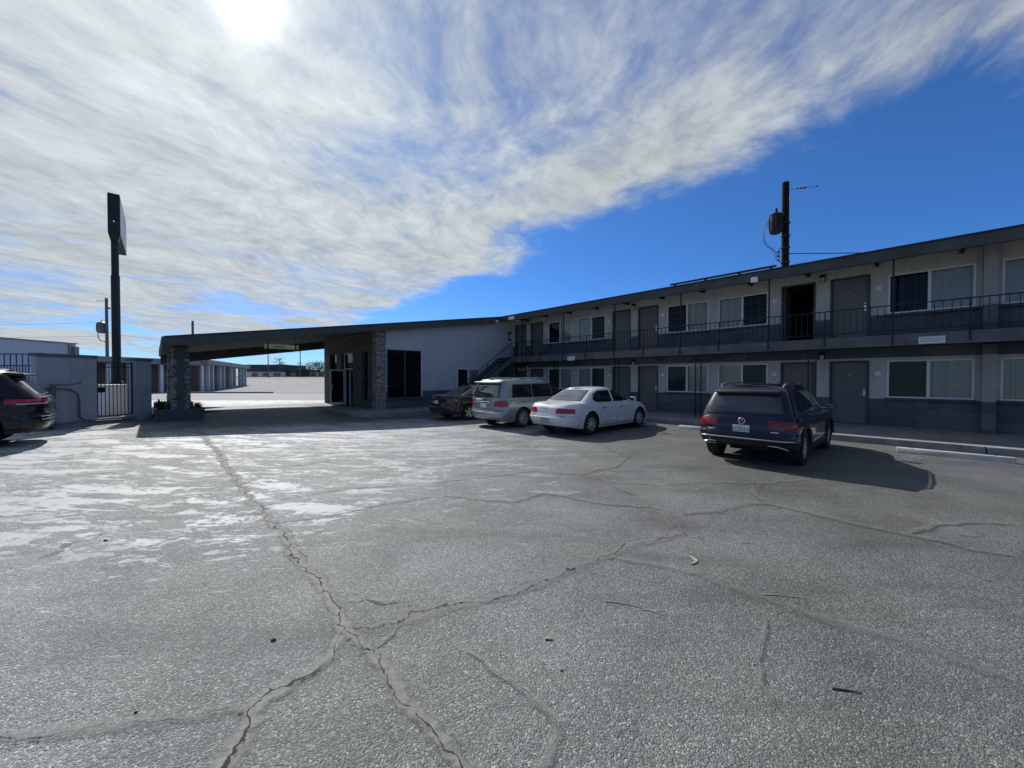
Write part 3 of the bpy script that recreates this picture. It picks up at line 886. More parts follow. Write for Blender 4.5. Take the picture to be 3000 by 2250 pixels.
wall_grid(TF, 0, XE, 2.86, lambda u: 5.32, ops_hi).build('upper_wall', M['wall'], motel)
for (a, b, v0, v1, hr, op) in doors: make_door(TF, a, b, v0, v1, hr, motel, op)
for (a, b, v0, v1, dk, fl) in wins: make_window(TF, a, b, v0, v1, dk, motel, curtains='all' if fl == 'lo' else True)
# hidden sides so that the rooms are closed and dark
mb = MB()
mb.quad((0.0, 7.2, -.2), (XE, 7.2, -.2), (XE, 7.2, 5.3), (0.0, 7.2, 5.3))
mb.quad((XE, 0.2, -.2), (XE, 7.2, -.2), (XE, 7.2, 5.3), (XE, 0.2, 5.3))
mb.build('rear_wall', M['wall'], motel)
mb = MB()
mb.quad((0.0, .14, 2.87), (XE, .14, 2.87), (XE, 7.2, 2.87), (0.0, 7.2, 2.87))
for c in DC + [w for w in WC]:
    mb.box(c - .06, c + .06, .14, 7.0, 0.0, 2.86); mb.box(c - .06, c + .06, .14, 7.0, 2.88, 5.28)
mb.box(0.02, XE - .02, 3.0, 3.1, 0.0, 2.86); mb.box(0.02, XE - .02, 3.0, 3.1, 2.88, 5.28)
mb.build('room_partitions', M['dark'], motel)
# pilaster between the last two windows
mb = MB(); mb.box(19.09, 19.34, -0.30, -0.003, -0.1, 2.57); mb.box(19.09, 19.34, -0.30, -0.003, 2.915, 5.28)
mb.build('pilaster', M['pilaster'], motel)
# balcony slab
YB = -1.25
mb = MB(); mb.box(0.02, XE, YB, -0.002, 2.62, 2.90)
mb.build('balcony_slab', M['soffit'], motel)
mb = MB(); mb.box(1.32, XE, YB - .035, YB - .002, 2.58, 2.905)
mb.build('balcony_fascia', M['slab'], motel)
# railing bays
posts_hi = [2.10, 5.15, 8.20, 11.25, 14.30, 17.37, 20.42, 23.47, 26.5]
def rail_bay(x0, x1):
    mb = MB()
    y = YB + .03
    mb.box(x0, x1, y - .016, y + .016, 3.745, 3.775)
    mb.box(x0, x1, y - .012, y + .012, 3.02, 3.045)
    n = int(round((x1 - x0) / .155))
    for i in range(1, n):
        x = x0 + (x1 - x0) * i / n
        if i == n // 2: continue
        mb.box(x - .0075, x + .0075, y - .0075, y + .0075, 3.045, 3.745)
    xm = x0 + (x1 - x0) * (n // 2) / n
    mb.box(xm - .016, xm + .016, y - .016, y + .016, 2.905, 3.745)
    mb.box(xm - .016, xm + .016, YB - .06, YB - .0355, 2.66, 3.05)     # strap down the slab face
    mb.box(xm - .016, xm + .016, YB - .06, y - .016, 3.0215, 3.0435)
    mb.build('railing', M['iron'], motel)
xs = [1.34] + posts_hi
for a, b in zip(xs[:-1], xs[1:]):
    rail_bay(a + .02, b - .02)
for x in posts_hi:
    mb = MB(); mb.box(x - .021, x + .021, YB + .009, YB + .051, 2.905, 5.28)
    mb.box(x - .018, x + .018, YB - .062, YB - .0355, 2.62, 2.98)
    mb.build('railing_post', M['iron'], motel)
# paired posts below the balcony
for x in (4.55, 8.25, 11.9, 15.5, 22.6, 26.1):
    mb = MB()
    for d in (-.10, .10):
        mb.box(x + d - .018, x + d + .018, -1.13, -1.094, 0.06, 2.62)
    for z in (0.5, 1.2, 1.9, 2.4):
        mb.tube([(x - .082, -1.112, z), (x - .03, -1.112, z + .05), (x + .03, -1.112, z - .05), (x + .082, -1.112, z)], .006, 5)
    mb.build('iron_post', M['iron'], motel)
# lamps between the doors of each pair
for c in DC:
    for z in (2.36, 5.03):
        mb = MB(); mb.box(c - .075, c + .075, -.13, -.002, z + .07, z + .17, .01); mb.box(c - .06, c + .06, -.02, -.001, z - .09, z + .069)
        l = mb.build('wall_lamp', M['iron'], motel)
        g = MB(); g.lathe([(0, -.09), (.04, -.085), (.052, -.04), (.055, .068), (0, .068)], (c, -.072, z), (0, 0, 1), 14)
        g.build('lamp_glass', M['lamp_glass'], l, 50)
# room number plates beside the doors
for c in DC:
    for sgn in (-1, 1):
        for z in (1.80, 4.52):
            u = c + sgn * 1.40
            mb = MB(); mb.box(u - .065, u + .065, -.012, -.001, z - .065, z + .065)
            mb.build('number_plate', M['plate'], motel)

# ---- roof of the long wing: fascia, soffit, top, drip edge
RT = 5.38
mb = MB(); mb.box(0.46, XE + .4, -1.30, 7.5, 5.315, 5.36)
mb.build('roof', M['roof'], motel)
mb = MB(); mb.box(0.46, XE + .4, -1.40, -1.303, 5.05, 5.355)
mb.build('roof_fascia', M['fascia'], motel)
mb = MB(); mb.box(0.46, XE + .4, -1.43, -1.28, 5.357, 5.395)
mb.build('drip_edge', M['drip'], motel)
mb = MB()
for i in range(16):          # rafters under the eaves
    x = 1.2 + i * 1.75
    mb.box(x - .04, x + .04, -1.30, -.003, 5.20, 5.314)
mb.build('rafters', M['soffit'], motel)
mb = MB()                     # long flat conduit lying on short feet near the roof edge
mb.box(10.7, 14.45, -1.02, -.94, 5.53, 5.60)
for x in (10.9, 12.1, 13.3, 14.3): mb.box(x - .04, x + .04, -1.02, -.94, 5.361, 5.529)
mb.build('roof_conduit', M['iron'], motel)

# ---- office wing
SL = 0.152
def zr(y): return RT + (SL * (y + 1.4) if y < -1.4 else 0.0)
XW0, XW1 = -8.15, 0.42
YC = -16.62
def roof_piece(x0, x1, dz0, dz1, name, mat, y0=YC, y1=7.5):
    mb = MB()
    for a, b in ((y0, -1.4), (-1.4, y1)):
        if b <= a: continue
        mb.hexa([(x0, a, zr(a) + dz0), (x1, a, zr(a) + dz0), (x1, b, zr(b) + dz0), (x0, b, zr(b) + dz0),
                 (x0, a, zr(a) + dz1), (x1, a, zr(a) + dz1), (x1, b, zr(b) + dz1), (x0, b, zr(b) + dz1)])
    bmesh.ops.remove_doubles(mb.bm, verts=mb.bm.verts, dist=1e-4)
    return mb.build(name, mat, motel)
roof_piece(XW0, XW1 - .04, -.07, -.02, 'wing_roof', M['roof'])
roof_piece(XW1 - .037, XW1 + .03, -.33, -.022, 'wing_fascia', M['fascia'], y1=-1.42)
roof_piece(XW1 - .10, XW1 + .06, -.018, .018, 'wing_drip_edge', M['drip'], y1=-1.45)
roof_piece(XW0 - .10, XW0 - .003, -.72, -.022, 'far_fascia', M['fascia'], y1=-9.0)
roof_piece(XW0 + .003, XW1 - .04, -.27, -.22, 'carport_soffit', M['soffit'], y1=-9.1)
mb = MB()
mb.hexa([(XW0 - .03, YC - .06, zr(YC) - .33), (XW1 + .03, YC - .06, zr(YC) - .33), (XW1 + .03, YC - .003, zr(YC) - .33), (XW0 - .03, YC - .003, zr(YC) - .33),
         (XW0 - .03, YC - .06, zr(YC) - .0), (XW1 + .03, YC - .06, zr(YC) - .0), (XW1 + .03, YC - .003, zr(YC) - .0), (XW0 - .03, YC - .003, zr(YC) - .0)])
mb.build('end_fascia', M['fascia'], motel)

# wing wall towards the car park
ow = [(-8.50, -6.58, 0.65, 3.08), (-4.33, -2.75, 1.04, 2.20)]
wall_grid(TW, -8.56, 0.0, -0.2, lambda u: zr(u) - .10, ow).build('office_wall', M['wall_office'], motel)
make_window(TW, -8.50, -6.58, 0.65, 3.08, 0, motel, True, False, M['glass_dark'], 'all', M['doorframe'], True)
make_window(TW, -4.33, -2.75, 1.04, 2.20, 0, motel, True, True)
mb = MB(); mb.box(0.001, 0.03, -6.62, -6.575, 0.68, 3.05)
mb.build('window_trim', M['white_frame'], motel)
# small sconce near the corner
mb = MB(); mb.box(0.002, 0.02, -.42, -.20, 4.02, 4.58); mb.box(0.02, 0.12, -.40, -.22, 4.48, 4.57)
l = mb.build('wall_lamp', M['iron'], motel)
g = MB(); g.lathe([(0, 0), (.05, .01), (.06, .3), (0, .3)], (.075, -.31, 4.14), (0, 0, 1), 14); g.build('lamp_glass', M['lamp_glass'], l, 50)
# stone front under the carport
of = [(-1.86, -1.06, .5, 3.05), (-4.78, -3.1, .12, 3.05), (-6.8, -5.58, 1.0, 3.1)]
def TS(u, d, v): return (u, -9.0 + d, v)
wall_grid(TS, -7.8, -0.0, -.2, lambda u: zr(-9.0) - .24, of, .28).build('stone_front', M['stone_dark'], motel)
mb = MB()
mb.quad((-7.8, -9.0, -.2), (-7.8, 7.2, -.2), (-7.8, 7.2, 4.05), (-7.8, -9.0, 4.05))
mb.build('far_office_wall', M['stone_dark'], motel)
mb = MB(); mb.box(-.40, .05, -9.06, -8.57, -.15, zr(-9) - .03)
mb.build('stone_pier', M['stone'], motel)
for (a, b, c, d) in (of[0], of[2]):
    make_window(TS, a, b, c, d, 0, motel, False, False, M['glass_dark'], False, M['doorframe'], False, d0=.16)
    t = MB(); t.box(b - .10, b - .02, -8.93, -8.86, c + .05, d - .05); t.build('window_trim', M['white_frame'], motel)  # sunlit frame edge put in as a white strip
# glazed entrance with white frame: left leaf held open
t = MB()
a, b, c, d = of[1]
for x in (a, b - .06): t.box(x, x + .06, -8.86, -8.76, c, d)
t.box(a + .06, b - .06, -8.86, -8.76, d - .06, d); t.box(a + .06, b - .06, -8.86, -8.76, 2.15, 2.21)
t.box((a + b) / 2 - .03, (a + b) / 2 + .03, -8.86, -8.76, c, 2.149)
e = t.build('entrance_door', M['white_frame'], motel)
p = MB(); p.box(a + .06, b - .06, -8.815, -8.809, 2.21, d - .06); p.box((a + b) / 2 + .03, b - .06, -8.815, -8.809, c + .05, 2.149); p.build('pane', M['glass_dark'], e)
p = MB()
ox = a + .08
for (y0, y1, z0, z1) in ((-9.66, -9.60, c + .04, 2.14), (-8.94, -8.88, c + .04, 2.14), (-9.60, -8.94, c + .04, c + .18), (-9.60, -8.94, 2.06, 2.14)):
    p.box(ox, ox + .045, y0, y1, z0, z1)
p.tube([(ox + .07, -9.58, 1.0), (ox + .10, -9.55, 1.0), (ox + .10, -9.55, 1.3), (ox + .07, -9.58, 1.3)], .012, 6)
lf = p.build('door_leaf', M['white_frame'], e)
p = MB(); p.box(ox + .018, ox + .024, -9.60, -8.94, c + .18, 2.06); p.build('leaf_pane', M['glass_dark'], e)
mb = MB(); mb.box(-7.7, -.1, -5.0, -4.9, .05, 3.9); mb.quad((-7.7, -8.7, .04), (-.1, -8.7, .04), (-.1, -5, .04), (-7.7, -5, .04))
mb.build('office_interior', M['dark'], motel)

# stairs up the office wall
mb = MB()
n = 16; rise = (2.90 - .15) / n; run = 3.75 / (n - 1)
for i in range(n - 1):
    y0 = -5.0 + i * run
    z = .15 + (i + 1) * rise
    mb.box(.10, 1.24, y0 - .02, y0 + run + .02 - .002, z - .05, z)
mb.build('stair_treads', M['slab'], motel)
mb = MB()
y0, y1 = -5.05, -1.29
for (xa, xb) in ((1.25, 1.30), (.04, .09)):
    mb.hexa([(xa, y0, .05), (xb, y0, .05), (xb, y1, 2.60), (xa, y1, 2.60),
             (xa, y0, .36), (xb, y0, .36), (xb, y1, 2.93), (xa, y1, 2.93)])
mb.build('stair_stringer', M['slab'], motel)
mb = MB()
def zs(y): return .34 + (y + 5.05) * (2.57 / 3.76)
mb.tube([(1.275, -5.0, zs(-5.0) + .86), (1.275, -1.3, zs(-1.3) + .86)], .02, 6)
mb.tube([(1.275, -5.0, zs(-5.0) + .10), (1.275, -1.3, zs(-1.3) + .10)], .014, 6)
for i in range(25):
    y = -5.0 + 3.7 * i / 24
    r = .02 if i in (0, 12, 24) else .0085
    mb.tube([(1.275, y, zs(y) - .02), (1.275, y, zs(y) + .86)], r, 5)
mb.build('stair_railing', M['iron'], motel)
mb = MB(); mb.box(.02, 1.33, -1.24, -1.20, .1, 2.61)
mb.build('stair_landing_wall', M['doorframe'], motel)

# flood lights on the eaves
def flood(x, y, z, n, aim):
    mb = MB(); mb.box(x - .05, x + .05, y - .03, y, z - .05, z + .05)
    for i in range(n):
        d = (i - (n - 1) / 2) * .22
        mb.tube([(x, y - .03, z), (x + d, y - .12, z - .02)], .014, 6)
        mb.box(x + d - .10, x + d + .10, y - .22, y - .12, z - .12, z + .05, .012)
    o = mb.build('floodlight', M['plate'], motel)
flood(13.95, -1.41, 5.10, 1, 0)
flood(1.55, -1.41, 5.18, 2, 0)
mb = MB(); mb.box(.456, .54, -1.86, -1.72, 5.0, 5.12, .01); mb.build('security_camera', M['plate'], motel)

# carport pillar, its steel post and the second pillar behind
def pillar(px_, py_):
    zt = zr(py_) - .28
    mb = MB()
    n = 6
    for i in range(n):
        z0, z1 = .47 + (zt - .47) * i / n, .47 + (zt - .47) * (i + 1) / n - .004
        w = .285 - .05 * (i / n)
        mb.box(px_ - w, px_ + w, py_ - w, py_ + w, z0, z1, .03)
    return mb.build('stone_pillar', M['stone'], motel)
pillar(-1.0, -16.15)
pillar(-6.6, -16.15)
mb = MB(); mb.box(-.71, -.55, -16.26, -16.06, .46, zr(-16.15) - .27)
mb.build('steel_post', M['planter'], motel)
for cx in (-1.0, -6.6):
    mb = MB()
    W = .70; yy = -16.2
    mb.box(cx - W, cx + W, yy - W, yy - W + .12, -.1, .53, .012); mb.box(cx - W, cx + W, yy + W - .12, yy + W, -.1, .53, .012)
    mb.box(cx - W, cx - W + .12, yy - W + .121, yy + W - .121, -.1, .53, .012); mb.box(cx + W - .12, cx + W, yy - W + .121, yy + W - .121, -.1, .53, .012)
    pl = mb.build('planter', M['planter'], motel)
    mb = MB(); mb.quad((cx - W + .1, yy - W + .1, .48), (cx + W - .1, yy - W + .1, .48), (cx + W - .1, yy + W - .1, .50), (cx - W + .1, yy + W - .1, .49)); mb.build('soil', M['soil'], pl)

# ---------------------------------------------------------------- walkways and kerbs (setting)
def wk(name, bm, mat):
    o = in_motel(mesh_obj(name, bm, mat))
    return tag(o, kind='structure')
bm = bmesh.new()
def strip(bm, x0, x1, yin, yout, zin, zout, n=1):
    q = [bm.verts.new(p) for p in ((x0, yout, zout), (x1, yout, zout), (x1, yin, zin), (x0, yin, zin))]
    bm.faces.new(q)
    k = [bm.verts.new(p) for p in ((x0, yout, -.35), (x1, yout, -.35))]
    bm.faces.new([k[0], k[1], q[1], q[0]])
    return q
strip(bm, 1.9, 16.0, 0.0, -2.05, .15, .06)
strip(bm, 16.0, 40.0, 0.0, -2.60, .15, .05)
bm.faces.new([bm.verts.new(p) for p in ((16.0, -2.6, -.35), (16.0, -2.6, .05), (16.0, -2.05, .056), (16.0, -2.05, -.35))])
# beside the office and round its corner
pts = [(1.9, 0.0), (1.9, -9.6)]
for i in range(1, 9):
    a = i / 8 * PI / 2
    pts.append((.8 + 1.1 * math.cos(a), -9.6 - 1.1 * math.sin(a)))
pts += [(-6.0, -10.75), (-6.0, -9.0), (0.0, -9.0), (0.0, 0.0)]
top = [bm.verts.new((x, y, .135)) for x, y in pts]
bm.faces.new(top)
lo = [bm.verts.new((x, y, -.35)) for x, y in pts[:-2]]
for i in range(len(lo) - 1):
    bm.faces.new([lo[i], lo[i + 1], top[i + 1], top[i]])
wk('walkway', bm, M['concrete'])
mb = MB()
for i in range(5):
    mb.box(1.95 + i * 2.81, 1.95 + i * 2.81 + 2.79, -2.17, -2.052, -.35, .062, .015)
for i in range(8):
    mb.box(16.03 + i * 3.0, 16.03 + i * 3.0 + 2.975, -2.72, -2.602, -.35, .052, .015)
wk('kerb', mb.bm, M['kerb'])
mb = MB()
mb.box(2.0, 15.95, -2.15, -2.085, .0625, .0665); mb.box(16.1, 39.5, -2.70, -2.635, .0525, .0565)
wk('kerb_paint', mb.bm, M['kerb_edge'])

# ---------------------------------------------------------------- signs on the motel, each a thing of its own
M['sign_white'] = mat_plain('white_sign_face', (0.66, 0.68, 0.70), 0.45, 0, 0.05, 10)
M['sign_grey'] = mat_plain('faded_blue_print', (0.30, 0.35, 0.42), 0.5, 0, 0.2, 20)
def notice(s, z, name_label, w_=.25, h_=.10, lines=True):
    p = BM @ Vector((s, YB - .062, z))
    t = thing('notice_sign', name_label, 'sign', p, BR, 'white notices on the balcony edge')
    mb = MB(); mb.box(-w_, w_, -.006, .006, -h_, h_, .003); mb.build('sign_panel', M['sign_white'], t)
    if lines:
        rnd = random.Random(5); mb = MB()
        for k, zz in enumerate((.045, .005, -.035)):
            x = -w_ + .04
            while x < w_ - .06:
                l = rnd.uniform(.02, .06)
                mb.box(x, min(x + l, w_ - .03), -.0085, -.0062, zz - .009, zz + .009); x += l + .014
        mb.build('faded_print', M['sign_grey'], t)
notice(18.14, 2.70, 'white notice with faint blue lines on balcony edge below the large upper window')
notice(5.72, 2.66, 'small white notice on balcony edge above the silver minivan', .24, .11, False)
M['sign_yellow'] = mat_plain('faded_yellow_paint', (0.62, 0.52, 0.20), 0.6, 0, 0.2, 6)
p = BM @ Vector((.12, -13.05, 2.93))
t = thing('hanging_sign', 'faded yellow bar sign hung under the carport roof edge', 'sign', p, BR)
mb = MB(); mb.box(-.04, .04, -.62, .62, -.10, .10, .03); mb.build('sign_board', M['sign_yellow'], t)
mb = MB()
mb.box(.041, .044, -.28, .10, -.028, .012); mb.build('dark_print', M['doorframe'], t)
mb = MB()
for y in (-.50, .50):
    mb.tube([(0, y, .09), (0, y, zr(-13.05 + y) - .24 - 2.93)], .012, 6)
    mb.box(-.045, .045, y - .03, y + .03, -.106, .106)
mb.build('strap', M['iron'], t)

# ================================================================ CARS
def mat_tint(name, col=(0.012, 0.014, 0.016), rough=0.03, ior=1.55, trans=0.0, coat=0.6):
    k = NT(name)
    n = k.noise(k.obj(), 1.5, 4)
    k.l(k.mix(n, tuple(c * 0.7 for c in col), tuple(c * 1.4 for c in col)), k.bsdf.inputs['Base Color'])
    k.set(Roughness=rough, IOR=ior)
    k.bsdf.inputs['Coat Weight'].default_value = coat
    k.bsdf.inputs['Coat Roughness'].default_value = 0.02
    k.l(k.bump(k.noise(k.obj(), 0.9, 2), 0.05, 0.02), k.bsdf.inputs['Normal'])
    return k.m
M['car_glass'] = mat_tint('tinted_car_glass', coat=0.4)
M['car_glass_clear'] = mat_tint('pale_car_glass', (0.05, 0.06, 0.058), 0.04, 1.9, coat=1.0)
M['car_glass_mid'] = mat_tint('smoky_car_glass', (0.03, 0.034, 0.036), 0.04, 1.65, coat=0.8)
M['tyre'] = mat_plain('tyre_rubber', (0.022, 0.022, 0.022), 0.85, 0, 0.3, 20)
M['alloy'] = mat_wheel_rim()
M['alloy_dark'] = mat_plain('dark_alloy', (0.05, 0.05, 0.052), 0.45, 0.8, 0.2, 8)
M['plastic'] = mat_plain('black_plastic', (0.022, 0.022, 0.024), 0.6, 0, 0.25, 9)
M['chrome'] = mat_plain('chrome', (0.78, 0.78, 0.80), 0.12, 1.0, 0.05, 9)
M['seam'] = mat_plain('panel_gap', (0.01, 0.01, 0.01), 0.8)
M['red_lens'] = mat_plain('red_lamp_lens', (0.36, 0.010, 0.016), 0.15, 0, 0.3, 10, coat=0.4)
M['red_dark'] = mat_plain('smoked_red_lens', (0.19, 0.006, 0.010), 0.15, 0, 0.3, 10, coat=0.35)
M['clear_lens'] = mat_plain('clear_lamp_lens', (0.55, 0.53, 0.52), 0.12, 0.2, 0.15, 20, coat=1.0)
M['plate_grey'] = mat_plain('grey_licence_plate', (0.30, 0.34, 0.36), 0.5, 0, 0.15, 30)
M['plate_white'] = mat_plain('licence_plate_face', (0.70, 0.76, 0.82), 0.5, 0, 0.05, 15)
M['plate_blue'] = mat_plain('licence_plate_print', (0.02, 0.045, 0.13), 0.5)
M['under'] = mat_plain('underbody', (0.012, 0.012, 0.012), 0.9)

def interp(t, x):
    xs = [a for a, b in t]; ys = [b for a, b in t]
    return float(np.interp(x, xs, ys))
def smooth_tab(t, n=60):
    """piecewise table resampled with rounded corners"""
    xs = np.array([a for a, b in t]); ys = np.array([b for a, b in t])
    X = np.linspace(xs[0], xs[-1], n * 4)
    Y = np.interp(X, xs, ys)
    kk = max(3, int(n * 4 * 0.045)) | 1
    pad = np.concatenate([np.full(kk // 2, 0.0) + 2 * Y[0] - Y[1:kk // 2 + 1][::-1], Y, 2 * Y[-1] - Y[-kk // 2:-1][::-1]])
    Ys = np.convolve(pad, np.hanning(kk + 2)[1:-1] / np.hanning(kk + 2)[1:-1].sum(), 'valid')
    Ys = Ys[:len(X)] if len(Ys) >= len(X) else np.pad(Ys, (0, len(X) - len(Ys)), 'edge')
    return lambda x: float(np.interp(x, X, Ys))

def half_outline(xr, xf, b, er, nr, ef, nf, N=16, Mx=34):
    pts = []
    for i in range(N + 1):
        a = PI / 2 * i / N
        c, s = math.cos(a), math.sin(a)
        r = (abs(c) ** nr + abs(s) ** nr) ** (-1 / nr)
        pts.append((xr + er * (1 - c * r), b * s * r))
    for i in range(1, Mx):
        pts.append((xr + er + (xf - ef - xr - er) * i / Mx, b))
    for i in range(N + 1):
        a = PI / 2 * (1 - i / N)
        c, s = math.cos(a), math.sin(a)
        r = (abs(c) ** nf + abs(s) ** nf) ** (-1 / nf)
        pts.append((xf - ef * (1 - c * r), b * s * r))
    return pts

def cut_region(bm, planes, filt=None):
    """faces of bm inside the convex region given by (point, outward normal) planes, split exactly on its border"""
    fs = [f for f in bm.faces if (filt is None or filt(f))]
    for co, no in planes:
        if not fs: return []
        co = Vector(co); no = Vector(no).normalized()
        geom = list(fs) + list({e for f in fs for e in f.edges}) + list({v for f in fs for v in f.verts})
        res = bmesh.ops.bisect_plane(bm, geom=geom, dist=1e-5, plane_co=co, plane_no=no)
        fs = [g for g in res['geom'] if isinstance(g, bmesh.types.BMFace)]
        fs = [f for f in fs if (f.calc_center_median() - co).dot(no) < 0]
    return fs

def poly_planes(poly, axis):
    """planes of a convex polygon: axis 'y' -> (x,z) points, axis 'x' -> (y,z) points"""
    n = len(poly)
    area = sum(poly[i][0] * poly[(i + 1) % n][1] - poly[(i + 1) % n][0] * poly[i][1] for i in range(n))
    if area < 0: poly = poly[::-1]
    out = []
    for i in range(n):
        (a, b), (c, d) = poly[i], poly[(i + 1) % n]
        na, nb = (d - b), -(c - a)
        if axis == 'y': out.append(((a, 0, b), (na, 0, nb)))
        else: out.append(((0, a, b), (0, na, nb)))
    return out

def shrink(poly, d):
    n = len(poly)
    cx = sum(p[0] for p in poly) / n; cz = sum(p[1] for p in poly) / n
    area = sum(poly[i][0] * poly[(i + 1) % n][1] - poly[(i + 1) % n][0] * poly[i][1] for i in range(n))
    if area < 0: poly = poly[::-1]
    lines = []
    for i in range(n):
        (a, b), (c, e) = poly[i], poly[(i + 1) % n]
        nx, nz = (e - b), -(c - a); L = math.hypot(nx, nz); nx /= L; nz /= L
        lines.append((nx, nz, nx * a + nz * b - d))
    out = []
    for i in range(n):
        n1 = lines[i - 1]; n2 = lines[i]
        det = n1[0] * n2[1] - n2[0] * n1[1]
        if abs(det) < 1e-6: out.append(poly[i]); continue
        out.append(((n1[2] * n2[1] - n2[2] * n1[1]) / det, (n1[0] * n2[2] - n2[0] * n1[2]) / det))
    return out

def split_faces(bm, fs, name, mat, parent, off=0.0, smooth=35, keep=False):
    """lift faces out of bm into an object of their own, moved along the normals by off"""
    if not fs: return None
    nb = bmesh.new(); vm = {}
    for f in fs:
        vs = []
        for v in f.verts:
            if v not in vm:
                vm[v] = nb.verts.new(v.co + v.normal * off)
            vs.append(vm[v])
        try: nb.faces.new(vs)
        except ValueError: pass
    if not keep:
        bmesh.ops.delete(bm, geom=fs, context='FACES')
    return mesh_obj(name, nb, mat, parent, smooth, recalc=False)

def seam_panel(bm, planes, name, mat, root, filt, w_=.009):
    fs = cut_region(bm, planes, filt)
    split_faces(bm, fs, 'panel_gap', M['seam'], root, -.006, keep=True)
    inner = [(tuple(Vector(co) - Vector(no).normalized() * w_), no) for co, no in planes]
    p = split_faces(bm, cut_region(bm, inner, filt), name, mat, root, 0.0)
    ring = cut_region(bm, planes, filt)
    bmesh.ops.delete(bm, geom=ring, context='FACES')
    return p

